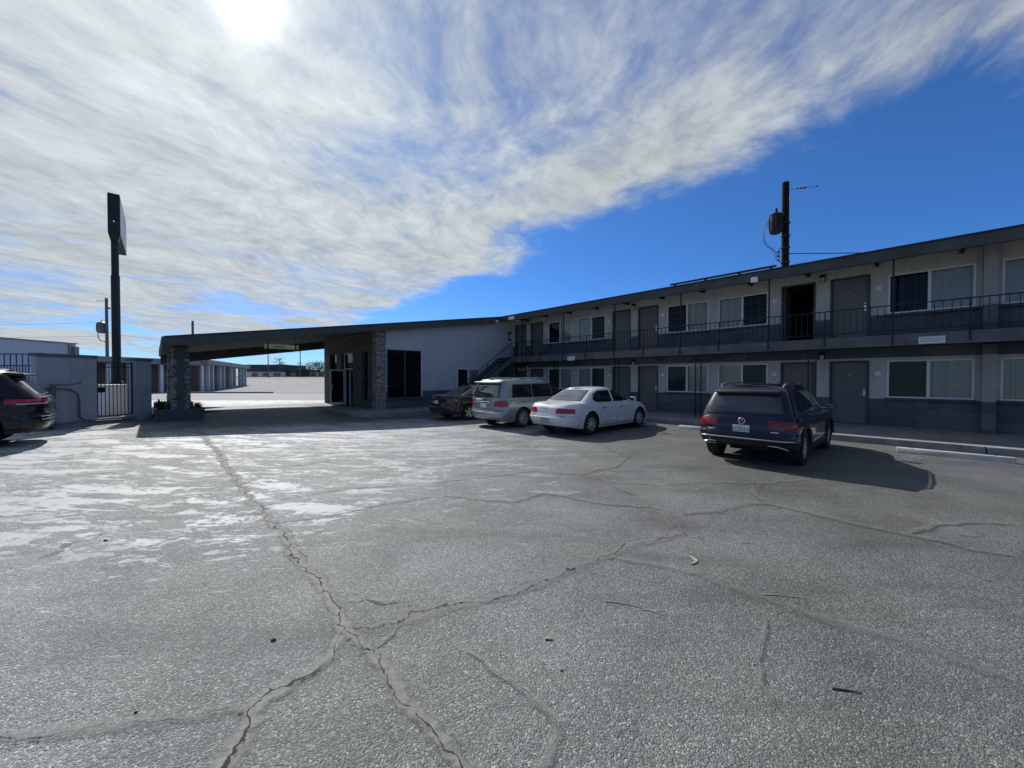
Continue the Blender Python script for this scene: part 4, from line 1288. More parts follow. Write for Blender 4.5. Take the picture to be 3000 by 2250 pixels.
class Car:
    def __init__(s, root, sp):
        s.root = root; s.sp = sp
        s.xr = -sp['wb'] / 2 - sp['ro']; s.xf = sp['wb'] / 2 + sp['fo']
        s.hw = sp['W'] / 2
        s.ztop = smooth_tab([(s.xr + a * sp['L'], z) for a, z in sp['deck']])
        s.zbot = smooth_tab([(s.xr + a * sp['L'], z) for a, z in sp['bottom']])
        s.zroof = smooth_tab([(s.xr + a * sp['L'], z) for a, z in sp['roof']])
        sp.setdefault('er', .75); sp.setdefault('nr', 4.2); sp.setdefault('ef', 1.0); sp.setdefault('nf', 3.3)
    def lower_ring(s, k):
        sp = s.sp
        dr, df, dw = interp(sp['rear_in'], k), interp(sp['front_in'], k), interp(sp['side_in'], k)
        return [(x, y, s.zbot(x) + (s.ztop(x) - s.zbot(x)) * k) for x, y in half_outline(s.xr + dr, s.xf - df, s.hw - dw, sp['er'], sp['nr'], sp['ef'], sp['nf'])]
    def build_shell(s):
        sp = s.sp
        bm = bmesh.new()
        ks = [0, .03, .08, .14, .2, .27, .34, .42, .5, .58, .66, .74, .81, .87, .92, .96, .985, 1.0]
        rows = [s.lower_ring(k) for k in ks]
        def rowverts(r, full=True):
            a = [bm.verts.new(p) for p in r]
            b = [bm.verts.new((p[0], -p[1], p[2])) for p in r[1:-1]][::-1]
            return a + b
        V = [rowverts(r) for r in rows]
        # bonnet and boot cap
        top = rows[-1]
        for t, cr in ((.93, .010), (.8, .022), (.6, .036), (.35, .048), (.12, .054)):
            V.append(rowverts([(x, y * t, z + cr * min(1, 4 * (1 - abs(2 * (x - s.xr) / (s.xf - s.xr) - 1)) + .15)) for x, y, z in top]))
        n = len(V[0])
        for A, B in zip(V[:-1], V[1:]):
            for i in range(n):
                j = (i + 1) % n
                bm.faces.new([A[i], A[j], B[j], B[i]])
        last = V[-1]; h = n // 2
        for i in range(h):
            a, b = i, i + 1
            c, d = (n - b) % n, (n - a) % n
            vs = []
            for q in (last[a], last[b], last[c], last[d]):
                if q not in vs: vs.append(q)
            if len(vs) >= 3:
                try: bm.faces.new(vs)
                except ValueError: pass
        bmesh.ops.remove_doubles(bm, verts=bm.verts, dist=2e-4)
        bmesh.ops.recalc_face_normals(bm, faces=bm.faces)
        s.lower = bm
        # greenhouse
        g = bmesh.new()
        ms = [0, .05, .12, .2, .3, .4, .5, .6, .7, .78, .85, .91, .955, .985, 1.0]
        W0, W1 = s.hw - sp['gh_in0'], s.hw - sp['gh_in1']
        rows = []
        for m in ms:
            xr = interp(sp['gh_rear'], m) + s.xr; xf = interp(sp['gh_front'], m) + s.xr
            b = W0 + (W1 - W0) * (m ** 1.25)
            rd = 0.0 if m < .8 else ((m - .8) / .2) ** 2.2
            b -= .055 * rd
            xr += .05 * rd; xf -= .05 * rd
            r = []
            for x, y in half_outline(xr, xf, b, sp.get('ger', .35), sp.get('gnr', 4.5), sp.get('gef', .55), sp.get('gnf', 3.0)):
                z0 = s.ztop(x) - .02
                r.append((x, y, z0 + (s.zroof(x) - z0) * m))
            rows.append(r)
        def rv(r):
            a = [g.verts.new(p) for p in r]
            return a + [g.verts.new((p[0], -p[1], p[2])) for p in r[1:-1]][::-1]
        V = [rv(r) for r in rows]
        top = rows[-1]
        for t, cr in ((.9, .012), (.75, .024), (.5, .038), (.22, .046)):
            V.append(rv([(x + (0.5 * (top[0][0] + top[-1][0]) - x) * .0, y * t, z + cr) for x, y, z in top]))
        n = len(V[0])
        for A, B in zip(V[:-1], V[1:]):
            for i in range(n):
                j = (i + 1) % n
                g.faces.new([A[i], A[j], B[j], B[i]])
        last = V[-1]; h = n // 2
        for i in range(h):
            a, b = i, i + 1
            c, d = (n - b) % n, (n - a) % n
            vs = []
            for q in (last[a], last[b], last[c], last[d]):
                if q not in vs: vs.append(q)
            if len(vs) >= 3:
                try: g.faces.new(vs)
                except ValueError: pass
        bmesh.ops.remove_doubles(g, verts=g.verts, dist=2e-4)
        bmesh.ops.recalc_face_normals(g, faces=g.faces)
        s.green = g
    def side(s, sg, lo=0.25):
        return lambda f: f.normal.y * sg > lo
    def wheel(s, x, sg):
        sp = s.sp; r = sp['wr']; wd = sp.get('ww', .225)
        y = sg * (s.hw - .035)
        yi = y - sg * wd
        mb = MB()
        prof = [(r * .62, 0), (r * .70, -.012), (r * .92, -.012), (r * .975, .004), (r, .03), (r, wd - .03), (r * .96, wd), (r * .62, wd)]
        mb.lathe(prof, (x, y, r), (0, -sg, 0), 40)
        w = mb.build('wheel', M['tyre'], s.root, 40)
        # barrel, face
        rr = r * sp.get('rim', .70)
        b = MB(); b.lathe([(rr, .002), (rr * .93, .012), (rr * .90, .06), (rr * .88, wd * .8)], (x, y, r), (0, -sg, 0), 36)
        b.lathe([(rr * 1.02, -.012), (rr * .95, .0), (rr * .93, .013)], (x, y, r), (0, -sg, 0), 36)
        rim = b.build('rim', M['alloy'], w, 40)
        d = MB(); d.lathe([(0, .075), (rr * .92, .075)], (x, y, r), (0, -sg, 0), 24)
        d.lathe([(0, .07), (rr * .5, .07), (rr * .5, .074)], (x, y, r), (0, -sg, 0), 24)
        d.build('brake_disc', M['under'], w)
        sp_ = MB(); N = sp.get('spokes', 5); st = sp.get('spoke_style', 'twin')
        ph = sp.get('spoke_phase', 0.3) + x
        for i in range(N):
            a0 = ph + 2 * PI * i / N
            offs = (-.16, .16) if st == 'twin' else ((0,) if st == 'single' else (-.10, .10))
            for o in offs:
                a_in = a0 + o * .35; a_out = a0 + o * (1.0 if st != 'vee' else 2.6)
                p0 = Vector((math.cos(a_in), 0, math.sin(a_in))) * rr * .20; p1 = Vector((math.cos(a_out), 0, math.sin(a_out))) * rr * .94
                dd = (p1 - p0); tn = Vector((-dd.z, 0, dd.x)).normalized()
                w0, w1 = sp.get('spoke_w', .020), sp.get('spoke_w', .020) * 1.15
                P0, P1 = Vector((x, y, r)) + p0, Vector((x, y, r)) + p1
                yo0, yo1 = Vector((0, -sg * .030, 0)), Vector((0, -sg * .006, 0))
                dp = Vector((0, -sg * .03, 0))
                sp_.hexa([P0 - tn * w0 + yo0 + dp, P0 + tn * w0 + yo0 + dp, P1 + tn * w1 + yo1 + dp, P1 - tn * w1 + yo1 + dp,
                          P0 - tn * w0 + yo0, P0 + tn * w0 + yo0, P1 + tn * w1 + yo1, P1 - tn * w1 + yo1])
        sp_.lathe([(0, .018), (rr * .13, .02), (rr * .24, .034), (rr * .24, .06)], (x, y, r), (0, -sg, 0), 20)
        sp_.build('spokes', M['alloy'], w)
        return w

def build_car(root, sp):
    s = Car(root, sp)
    s.build_shell()
    lo, gh = s.lower, s.green
    xr, xf, hw = s.xr, s.xf, s.hw
    paint = sp['paint']
    ra = sp['wr'] * sp.get('arch', 1.17)
    axles = (-sp['wb'] / 2, sp['wb'] / 2)
    # wheel arches
    for ax in axles:
        poly = [(ax + ra * math.cos(2 * PI * i / 24), sp['wr'] * 1.02 + ra * math.sin(2 * PI * i / 24)) for i in range(24)]
        # open the arch down to the sill line
        poly = [(px_, pz if pz > sp['wr'] else pz - .3) for px_, pz in poly]
        hull = [p for p in poly if p[1] > sp['wr']] + [(ax - ra, -.1), (ax + ra, -.1)]
        for sg in (1, -1):
            fs = cut_region(lo, poly_planes(hull, 'y'), lambda f: f.normal.y * sg > .12 and abs(f.calc_center_median().y) > hw * .55 and abs(f.calc_center_median().x - ax) < ra + .5)
            bmesh.ops.delete(lo, geom=fs, context='FACES')
            # arch liner
            mb = MB()
            arc = [(ax + ra * math.cos(PI * i / 20), sp['wr'] * 1.02 + ra * math.sin(PI * i / 20)) for i in range(21)]
            arc = [(ax + ra, .30)] + arc + [(ax - ra, .30)]
            for (a, b), (c, d) in zip(arc[:-1], arc[1:]):
                yo, yi = sg * (hw - .012), sg * (hw - .42)
                if sp.get('pull'): yo = sg * (hw - sp['pull'])
                mb.quad((a, yo, b), (c, yo, d), (c, yi, d), (a, yi, b))
            mb.bm.faces.new([mb.bm.verts.new((a, sg * (hw - .42), b)) for a, b in arc])
            mb.build('wheel_arch', M['under'], root, 50)
            if sp.get('arch_trim'):
                mb = MB()
                pts = [(a, sg * (hw - .004), b) for a, b in [(ax + (ra + .012) * math.cos(PI * i / 24), sp['wr'] * 1.02 + (ra + .012) * math.sin(PI * i / 24)) for i in range(0, 25)]]
                mb.tube(pts, .026, 6); mb.build('arch_trim', sp['arch_trim'], root, 50)
    # doors, each with its gap and handle
    for di, (poly, hx, hz) in enumerate(sp['doors']):
        for sg in (1, -1):
            fs = cut_region(lo, poly_planes(poly, 'y'), lambda f: f.normal.y * sg > .3)
            gap = split_faces(lo, fs, 'door_gap', M['seam'], root, -.006, keep=True)
            # inner panel
            inner = shrink(poly, .009)
            fs2 = cut_region(lo, poly_planes(inner, 'y'), lambda f: f.normal.y * sg > .3)
            door = split_faces(lo, fs2, 'door', paint, root, 0.0)
            ring = cut_region(lo, poly_planes(poly, 'y'), lambda f: f.normal.y * sg > .3)
            bmesh.ops.delete(lo, geom=ring, context='FACES')
            k = (hz - s.zbot(hx)) / (s.ztop(hx) - s.zbot(hx))
            yy = sg * (hw - interp(sp['side_in'], k) + .006)
            mb = MB()
            mb.tube([(hx - .085, yy - sg * .01, hz), (hx - .07, yy + sg * .022, hz), (hx + .07, yy + sg * .022, hz + .004), (hx + .085, yy - sg * .01, hz + .004)], .013, 8)
            if door: mb.build('handle', sp.get('handle_mat', M['plastic']), door, 40)
    # side moulding
    for (xa, xb, z, r, mt) in sp.get('mouldings', []):
        for sg in (1, -1):
            mb = MB(); pts = []
            for i in range(13):
                x = xa + (xb - xa) * i / 12
                k = (z - s.zbot(x)) / (s.ztop(x) - s.zbot(x))
                pts.append((x, sg * (hw - interp(sp['side_in'], k) + .001), z))
            mb.tube(pts, r, 6); mb.build('moulding', mt, root, 50)
    # rear cuts: lamps, tailgate glass, plate recess etc
    rear = lambda f: f.calc_center_median().x < xr + .95
    for nm, poly, wrap, mt, off in sp['lamps']:
        for sg in (1, -1):
            pl = poly_planes([(sg * y, z) for y, z in poly], 'x') + [((xr + wrap, 0, 0), (1, 0, 0))]
            fs = cut_region(lo, pl, lambda f: f.calc_center_median().x < xr + 1.2 and (f.normal.x < .1))
            split_faces(lo, fs, nm, mt, root, off)
    for nm, planes, mt, off in sp.get('panels', []):
        seam_panel(lo, planes(s), nm, mt, root, rear)
    tg = sp.get('tailgate')
    if tg:
        seam_panel(lo, poly_planes(tg, 'x') + [((xr + .42, 0, 0), (1, 0, 0))], sp.get('tailgate_name', 'tailgate'), paint, root, lambda f: f.calc_center_median().x < xr + .6 and f.normal.x < -.15)
    # lower cladding
    if sp.get('cladding'):
        zc_, cm = sp['cladding']
        fs = cut_region(lo, [((0, 0, zc_), (0, 0, 1))], lambda f: abs(f.normal.z) < .93)
        split_faces(lo, fs, 'lower_trim', cm, root, .002)
    # front lamps and grille
    for sg in (1, -1):
        pl = poly_planes([(sg * y, z) for y, z in sp.get('headlamp', [(.42, .62), (.9, .62), (.9, .78), (.42, .74)])], 'x') + [((xf - .5, 0, 0), (-1, 0, 0))]
        fs = cut_region(lo, pl, lambda f: f.calc_center_median().x > xf - .9 and f.normal.x > -.1)
        split_faces(lo, fs, 'headlight', M['clear_lens'], root, .004)
    fs = cut_region(lo, poly_planes([(-.38, .5), (.38, .5), (.40, .70), (-.40, .70)], 'x'), lambda f: f.normal.x > .5)
    split_faces(lo, fs, 'grille', M['plastic'], root, .003)
    # glass
    for poly in sp['side_glass']:
        for sg in (1, -1):
            fl = lambda f: f.normal.y * sg > .35
            fs = cut_region(gh, poly_planes(poly, 'y'), fl)
            tr = split_faces(gh, fs, 'window_trim', sp.get('trim', M['plastic']), root, .002, keep=True)
            inner = shrink(poly, sp.get('trim_w', .02))
            fs2 = cut_region(gh, poly_planes(inner, 'y'), fl)
            split_faces(gh, fs2, 'side_window', sp.get('glass', M['car_glass']), root, .006, keep=True)
    for nm, poly, fl in (('rear_window', sp['rear_glass'], lambda f: f.normal.x < -.25), ('windscreen', sp['front_glass'], lambda f: f.normal.x > .2)):
        fs = cut_region(gh, poly_planes(poly, 'x'), fl)
        mt = sp.get('rear_mat', M['car_glass']) if nm == 'rear_window' else M['car_glass']
        if nm == 'rear_window' and sp.get('rear_trim', True):
            split_faces(gh, fs, 'rear_trim', M['plastic'], root, .002, keep=True)
            fs = cut_region(gh, poly_planes(shrink(poly, .025), 'x'), fl)
        split_faces(gh, fs, nm, mt, root, .006, keep=True)
    mesh_obj('body', lo, paint, root, 38, recalc=False)
    mesh_obj('roof', gh, sp.get('roof_paint', paint), root, 38, recalc=False)
    # underbody
    mb = MB(); mb.box(xr + .25, axles[0] - .1, -hw + .45, hw - .45, sp.get('rear_under', .30), .5); mb.box(axles[0] - .1, xf - .25, -hw + .45, hw - .45, .20, .42); mb.box(axles[0] + ra + .03, axles[1] - ra - .03, -hw + .12, hw - .12, .19, .34)
    mb.tube([(xr + .45, -.40, sp.get('rear_under', .30)), (xr + .45, .05, sp.get('rear_under', .30))], .085, 10)
    mb.build('underbody', M['under'], root)
    for ax in axles:
        for sg in (1, -1): s.wheel(ax, sg)
    # mirrors
    mx, mz = sp['mirror']
    for sg in (1, -1):
        b = MB()
        y0 = hw - .05
        b.box(-.045, .075, -.105, .105, -.075, .075, .035)
        for v in b.bm.verts:
            v.co = Vector((mx + v.co.x - .02 * abs(v.co.y) * 3, sg * (y0 + .13 + v.co.y), mz + v.co.z))
        m = b.build('mirror', sp.get('mirror_mat', paint), root, 40)
        b = MB(); b.tube([(mx + .03, sg * (y0 - .08), mz - .07), (mx + .02, sg * (y0 + .07), mz - .04)], .022, 6); b.build('mirror_arm', M['plastic'], m)
        b = MB(); b.box(mx - .075, mx - .068, min(sg * (y0 + .05), sg * (y0 + .21)), max(sg * (y0 + .05), sg * (y0 + .21)), mz - .055, mz + .055); b.build('mirror_glass', M['car_glass_clear'], m)
    return s

def plate(root, x, z, mat, tilt=0.0, text=None, surround=True):
    t = MB(); t.box(-.005, .005, -.155, .155, -.077, .077, .003)
    R_ = Matrix.Translation((x, 0, z)) @ Matrix.Rotation(tilt, 4, 'Y')
    t.bm.transform(R_)
    p = t.build('licence_plate', mat, root)
    if text:
        bm = text_bm(text, .105, .0008)
        # text lies in XY facing +Z; turn it to face -X (rear), reading left to right seen from behind
        Rm = Matrix(((0, 0, -1, 0), (-1, 0, 0, 0), (0, 1, 0, 0), (0, 0, 0, 1)))
        bm.transform(Matrix.Diagonal((.78, 1.0, 1.0, 1)))
        bm.transform(R_ @ Matrix.Translation((-.0075, 0, -.012)) @ Rm)
        mesh_obj('plate_number', bm, M['plate_blue'], p)
        t = MB(); t.box(-.0075, -.0055, -.06, .06, .052, .062); t.bm.transform(R_); t.build('plate_heading', M['plate_blue'], p)
    return p

# ---------------------------------------------------------------- paints
M['navy'] = mat_car_paint('navy_blue_paint', (0.002, 0.004, 0.026), 0.1, 0.28, 0.02, 0.10)
M['white_car'] = mat_car_paint('white_car_paint', (0.74, 0.75, 0.76), 0.0, 0.35, 0.0, 0.2)
M['silver'] = mat_car_paint('silver_green_paint', (0.29, 0.34, 0.34), 0.4, 0.34, 0.05)
M['charcoal'] = mat_car_paint('charcoal_paint', (0.035, 0.032, 0.031), 0.35, 0.3, 0.04, 0.1)
M['black_car'] = mat_car_paint('black_car_paint', (0.004, 0.006, 0.010), 0.0, 0.3, 0.0, 0.03)
M['black_car'].node_tree.nodes['Principled BSDF'].inputs['Coat Weight'].default_value = 0.5

CAR_H = math.atan2(0.68, 0.73)     # parked nose to the walkway
def car_at(name, label, rear_axle, heading, wb, cat='car', group=None):
    cx = rear_axle[0] + math.cos(heading) * wb / 2; cy = rear_axle[1] + math.sin(heading) * wb / 2
    fx = cx + math.cos(heading) * wb / 2; fy = cy + math.sin(heading) * wb / 2
    z0, z1 = gz(*rear_axle), gz(fx, fy)
    t = thing(name, label, cat, (cx, cy, (z0 + z1) / 2 + .002), heading, group)
    return t

# ---------------------------------------------------------------- navy crossover
t = car_at('parked_crossover', 'dark navy blue crossover nearest the camera, parked facing the walkway', (5.33, 8.42), CAR_H, 2.79, 'car')
sp = dict(L=4.70, W=1.84, wb=2.79, ro=.98, fo=.93, wr=.355, rim=.70, spokes=5, spoke_style='vee', spoke_w=.019,
    deck=[(0, .98), (.06, 1.00), (.3, 1.02), (.6, 1.0), (.74, .99), (.85, .94), (.95, .84), (1, .74)],
    bottom=[(0, .43), (.08, .38), (.18, .24), (.8, .22), (.95, .24), (1, .28)],
    roof=[(0, 1.54), (.08, 1.575), (.25, 1.61), (.45, 1.615), (.62, 1.57), (.75, 1.47), (1, 1.2)],
    rear_in=[(0, .10), (.1, .045), (.22, .005), (.32, 0), (.42, .01), (.50, .045), (.62, .055), (.74, .06), (.86, .075), (1, .115)],
    front_in=[(0, .12), (.2, .03), (.5, .0), (.8, .04), (1, .16)],
    side_in=[(0, .05), (.1, .025), (.3, .012), (.5, .018), (.66, .006), (.72, .002), (.85, .012), (.95, .03), (1, .055)],
    er=.70, nr=4.6, ef=1.0, nf=3.4,
    gh_in0=.065, gh_in1=.265, ger=.40, gnr=5.0, gef=.5, gnf=3.4,
    gh_rear=[(0, .13), (.3, .20), (.6, .29), (.85, .37), (1, .43)],
    gh_front=[(0, 3.62), (.5, 3.12), (.85, 2.75), (1, 2.58)],
    tailgate=[(-.84, .635), (.84, .635), (.80, 1.2), (-.80, 1.2)], rear_under=.36, paint=M['navy'], handle_mat=M['navy'], trim=M['plastic'], trim_w=.022,
    arch_trim=M['plastic'], cladding=(.50, M['plastic']),
    doors=[([(-1.02, .99), (-.98, .55), (-.86, .40), (-.02, .40), (-.02, 1.0)], -.80, .90), ([(.0, .99), (.0, .40), (1.0, .40), (1.02, .60), (.96, .975)], .20, .90)],
    mouldings=[(-.9, .95, .46, .012, M['chrome'])],
    lamps=[('tail_light', [(.46, .80), (.80, .755), (1.0, .755), (1.0, .86), (.80, .93), (.46, .935)], .42, M['red_dark'], .006),
           ('reverse_light', [(.53, .835), (.72, .82), (.72, .845), (.53, .858)], .25, M['clear_lens'], .008)],
    panels=[('rear_bumper', lambda s: [((0, 0, .62), (0, 0, 1)), ((s.xr + .36, 0, 0), (1, 0, 0)), ((0, 0, .505), (0, 0, -1))], M['navy'], .004)],
    side_glass=[[(-1.62, 1.12), (-1.30, 1.035), (-1.06, 1.035), (-1.12, 1.50), (-1.50, 1.47)],
                [(-1.03, 1.035), (-.06, 1.035), (-.10, 1.535), (-1.09, 1.505)],
                [(-.03, 1.035), (.86, 1.03), (.78, 1.16), (.18, 1.50), (-.07, 1.535)]],
    rear_glass=[(-.70, 1.05), (.70, 1.05), (.60, 1.46), (-.60, 1.46)], rear_mat=M['car_glass_mid'],
    front_glass=[(-.74, 1.04), (.74, 1.04), (.58, 1.52), (-.58, 1.52)],
    mirror=(.80, 1.10), mirror_mat=M['navy'])
cs = build_car(t, sp)
xr = cs.xr
plate(t, xr + .030, .745, M['plate_white'], R(-6), 'CCE5476')
# round badge on the tailgate with its letters
def ring_badge(root, x, z, r):
    mb = MB()
    def on(y, zz): return (x, y, z + zz)
    mb.tube([on(r * math.cos(a), r * math.sin(a)) for a in [2 * PI * i / 24 for i in range(24)]], r * .10, 6, True)
    def stroke(p):
        mb.tube([on(-a * r, b * r) for a, b in p], r * .085, 5)
    stroke([(-.40, .80), (-.02, .12), (.02, .12), (.40, .80)])
    stroke([(-.80, .38), (-.40, -.72), (-.05, -.02), (.05, -.02), (.40, -.72), (.80, .38)])
    return mb.build('badge', M['chrome'], root, 50)
ring_badge(t, xr + .052, .905, .062)
mb = MB()
mb.box(xr + .045, xr + .058, .50, .60, .705, .722); mb.box(xr + .045, xr + .058, .605, .635, .695, .728)
mb.build('trim_letters', M['chrome'], t)
mb = MB(); mb.box(xr + .045, xr + .060, -.64, -.50, .712, .728); mb.build('drive_badge', M['chrome'], t)
def bumper_line(s, k, r, mat, name, reach=.62, yside=True, out=.004):
    ring = [p for p in s.lower_ring(k) if p[0] < s.xr + reach]
    full = [(x, -y, z) for x, y, z in ring[::-1]] + ring[1:]
    mb = MB(); mb.tube([(x - out, y * 1.003, z) for x, y, z in full], r, 6)
    return mb.build(name, mat, s.root, 50)
bumper_line(cs, .24, .011, M['chrome'], 'bumper_trim', .60)
for sg in (1, -1):        # exhaust trims
    mb = MB()
    q = [(xr + .035, sg * .46, .455), (xr + .035, sg * .62, .45), (xr + .06, sg * .74, .42), (xr + .10, sg * .78, .39)]
    mb.tube(q, .010, 6)
    if sg > 0: mb.tube([(xr + .05, .47, .405), (xr + .05, .64, .40), (xr + .08, .73, .395)], .009, 6)
    mb.build('exhaust_trim', M['chrome'], t, 50)
def spoiler(s, x0, x1, z, w, th, mat):
    mb = MB()
    mb.hexa([(x0, -w, z - th), (x0, w, z - th), (x1, w * 1.0, z - th * .6), (x1, -w * 1.0, z - th * .6), (x0 + .02, -w, z), (x0 + .02, w, z), (x1, w, z + .035), (x1, -w, z + .035)])
    es = [e for e in mb.bm.edges]
    bmesh.ops.bevel(mb.bm, geom=es, offset=.014, segments=2, affect='EDGES', profile=.5)
    return mb.build('spoiler', mat, s.root, 40)
spoiler(cs, xr + .26, xr + .62, 1.515, .60, .055, M['plastic'])
for sg in (1, -1):
    mb = MB(); mb.tube([(xr + .62, sg * .575, 1.575), (xr + .72, sg * .585, 1.635), (xr + 1.3, sg * .59, 1.665), (xr + 2.2, sg * .58, 1.66), (xr + 2.55, sg * .56, 1.60)], .017, 7)
    mb.build('roof_rail', M['chrome'] if sg < 0 else M['steel'], t, 50)
mb = MB(); mb.tube([(xr + .185, .16, 1.085), (xr + .20, -.05, 1.105), (xr + .21, -.34, 1.09)], [.020, .016, .008], 6); mb.build('rear_wiper', M['plastic'], t, 50)
mb = MB(); mb.prism([(xr + .70, 1.63), (xr + .86, 1.63), (xr + .76, 1.705), (xr + .72, 1.70)], -.018, .018, 'y'); mb.build('antenna', M['navy'], t)

# ---------------------------------------------------------------- white sedan
t = car_at('parked_sedan', 'white sedan with a pale sloping rear window, parked facing the walkway', (1.86, 12.62), CAR_H, 2.94, 'car')
sp = dict(L=5.16, W=1.87, wb=2.94, ro=1.18, fo=1.04, wr=.345, rim=.70, spokes=9, spoke_style='single', spoke_w=.019,
    deck=[(0, .93), (.03, .965), (.12, .995), (.3, .99), (.6, .97), (.74, .96), (.85, .88), (.95, .76), (1, .66)],
    bottom=[(0, .34), (.08, .27), (.18, .20), (.8, .20), (.95, .22), (1, .26)],
    roof=[(0, 1.05), (.12, 1.16), (.22, 1.34), (.34, 1.425), (.46, 1.445), (.56, 1.42), (.68, 1.28), (.78, 1.1), (1, .95)],
    rear_in=[(0, .12), (.12, .05), (.25, .01), (.36, 0), (.46, .01), (.52, .05), (.7, .07), (.88, .10), (1, .18)],
    front_in=[(0, .14), (.25, .03), (.55, .0), (.8, .06), (1, .2)],
    side_in=[(0, .05), (.12, .022), (.3, .01), (.5, .006), (.62, .004), (.75, .012), (.88, .032), (.96, .055), (1, .085)],
    er=.85, nr=3.6, ef=1.2, nf=3.0,
    gh_in0=.10, gh_in1=.30, ger=.7, gnr=4.2, gef=.7, gnf=3.2,
    gh_rear=[(0, .64), (.35, .94), (.7, 1.26), (1, 1.56)],
    gh_front=[(0, 4.02), (.5, 3.46), (.8, 3.12), (1, 2.90)],
    tailgate=[(-.70, .635), (.70, .635), (.72, 1.2), (-.72, 1.2)], tailgate_name='boot_lid', paint=M['white_car'], handle_mat=M['plastic'], trim=M['plastic'], trim_w=.018,
    doors=[([(-1.02, .96), (-1.06, .62), (-.90, .36), (-.06, .34), (-.06, .97)], -.78, .82), ([(-.04, .97), (-.04, .34), (1.0, .34), (1.06, .58), (1.0, .95)], .22, .82)],
    mouldings=[(-.88, .95, .52, .012, M['white_car']), (-1.0, 1.0, .27, .016, M['steel'])],
    lamps=[('tail_light', [(.40, .70), (.84, .70), (1.0, .715), (1.0, .76), (.88, .84), (.44, .855), (.38, .80)], .40, M['red_lens'], .006)],
    panels=[('rear_bumper', lambda s: [((0, 0, .62), (0, 0, 1)), ((s.xr + .55, 0, 0), (1, 0, 0)), ((0, 0, .30), (0, 0, -1))], M['white_car'], .006)],
    side_glass=[[(-1.26, 1.10), (-1.10, 1.00), (-.22, .995), (-.22, 1.375), (-.84, 1.36), (-1.13, 1.26)],
                [(-.12, .995), (.98, .985), (.88, 1.08), (.42, 1.31), (.12, 1.375), (-.12, 1.38)]],
    rear_glass=[(-.66, 1.045), (.66, 1.045), (.50, 1.385), (-.50, 1.385)], rear_trim=True,
    front_glass=[(-.72, 1.0), (.72, 1.0), (.54, 1.37), (-.54, 1.37)],
    glass=M['car_glass'], rear_mat=M['car_glass_clear'],
    mirror=(.80, 1.05))
cs = build_car(t, sp)
xr = cs.xr
plate(t, xr - .004, .49, M['plate_grey'], R(-4))
mb = MB(); mb.lathe([(0, 0), (.045, .0), (.05, .008), (0, .01)], (xr + .088, 0, .80), (-1, 0, 0), 16); mb.build('badge', M['steel'], t)
mb = MB(); mb.box(xr + .062, xr + .078, -.66, -.46, .655, .667); mb.box(xr + .062, xr + .078, .40, .66, .655, .667); mb.build('trim_letters', M['steel'], t)
bumper_line(cs, .40, .010, M['white_car'], 'bumper_strip', .7)
mb = MB(); mb.prism([(-.62, 1.43), (-.50, 1.43), (-.56, 1.49), (-.60, 1.485)], -.015, .015, 'y'); mb.build('antenna', M['white_car'], t)

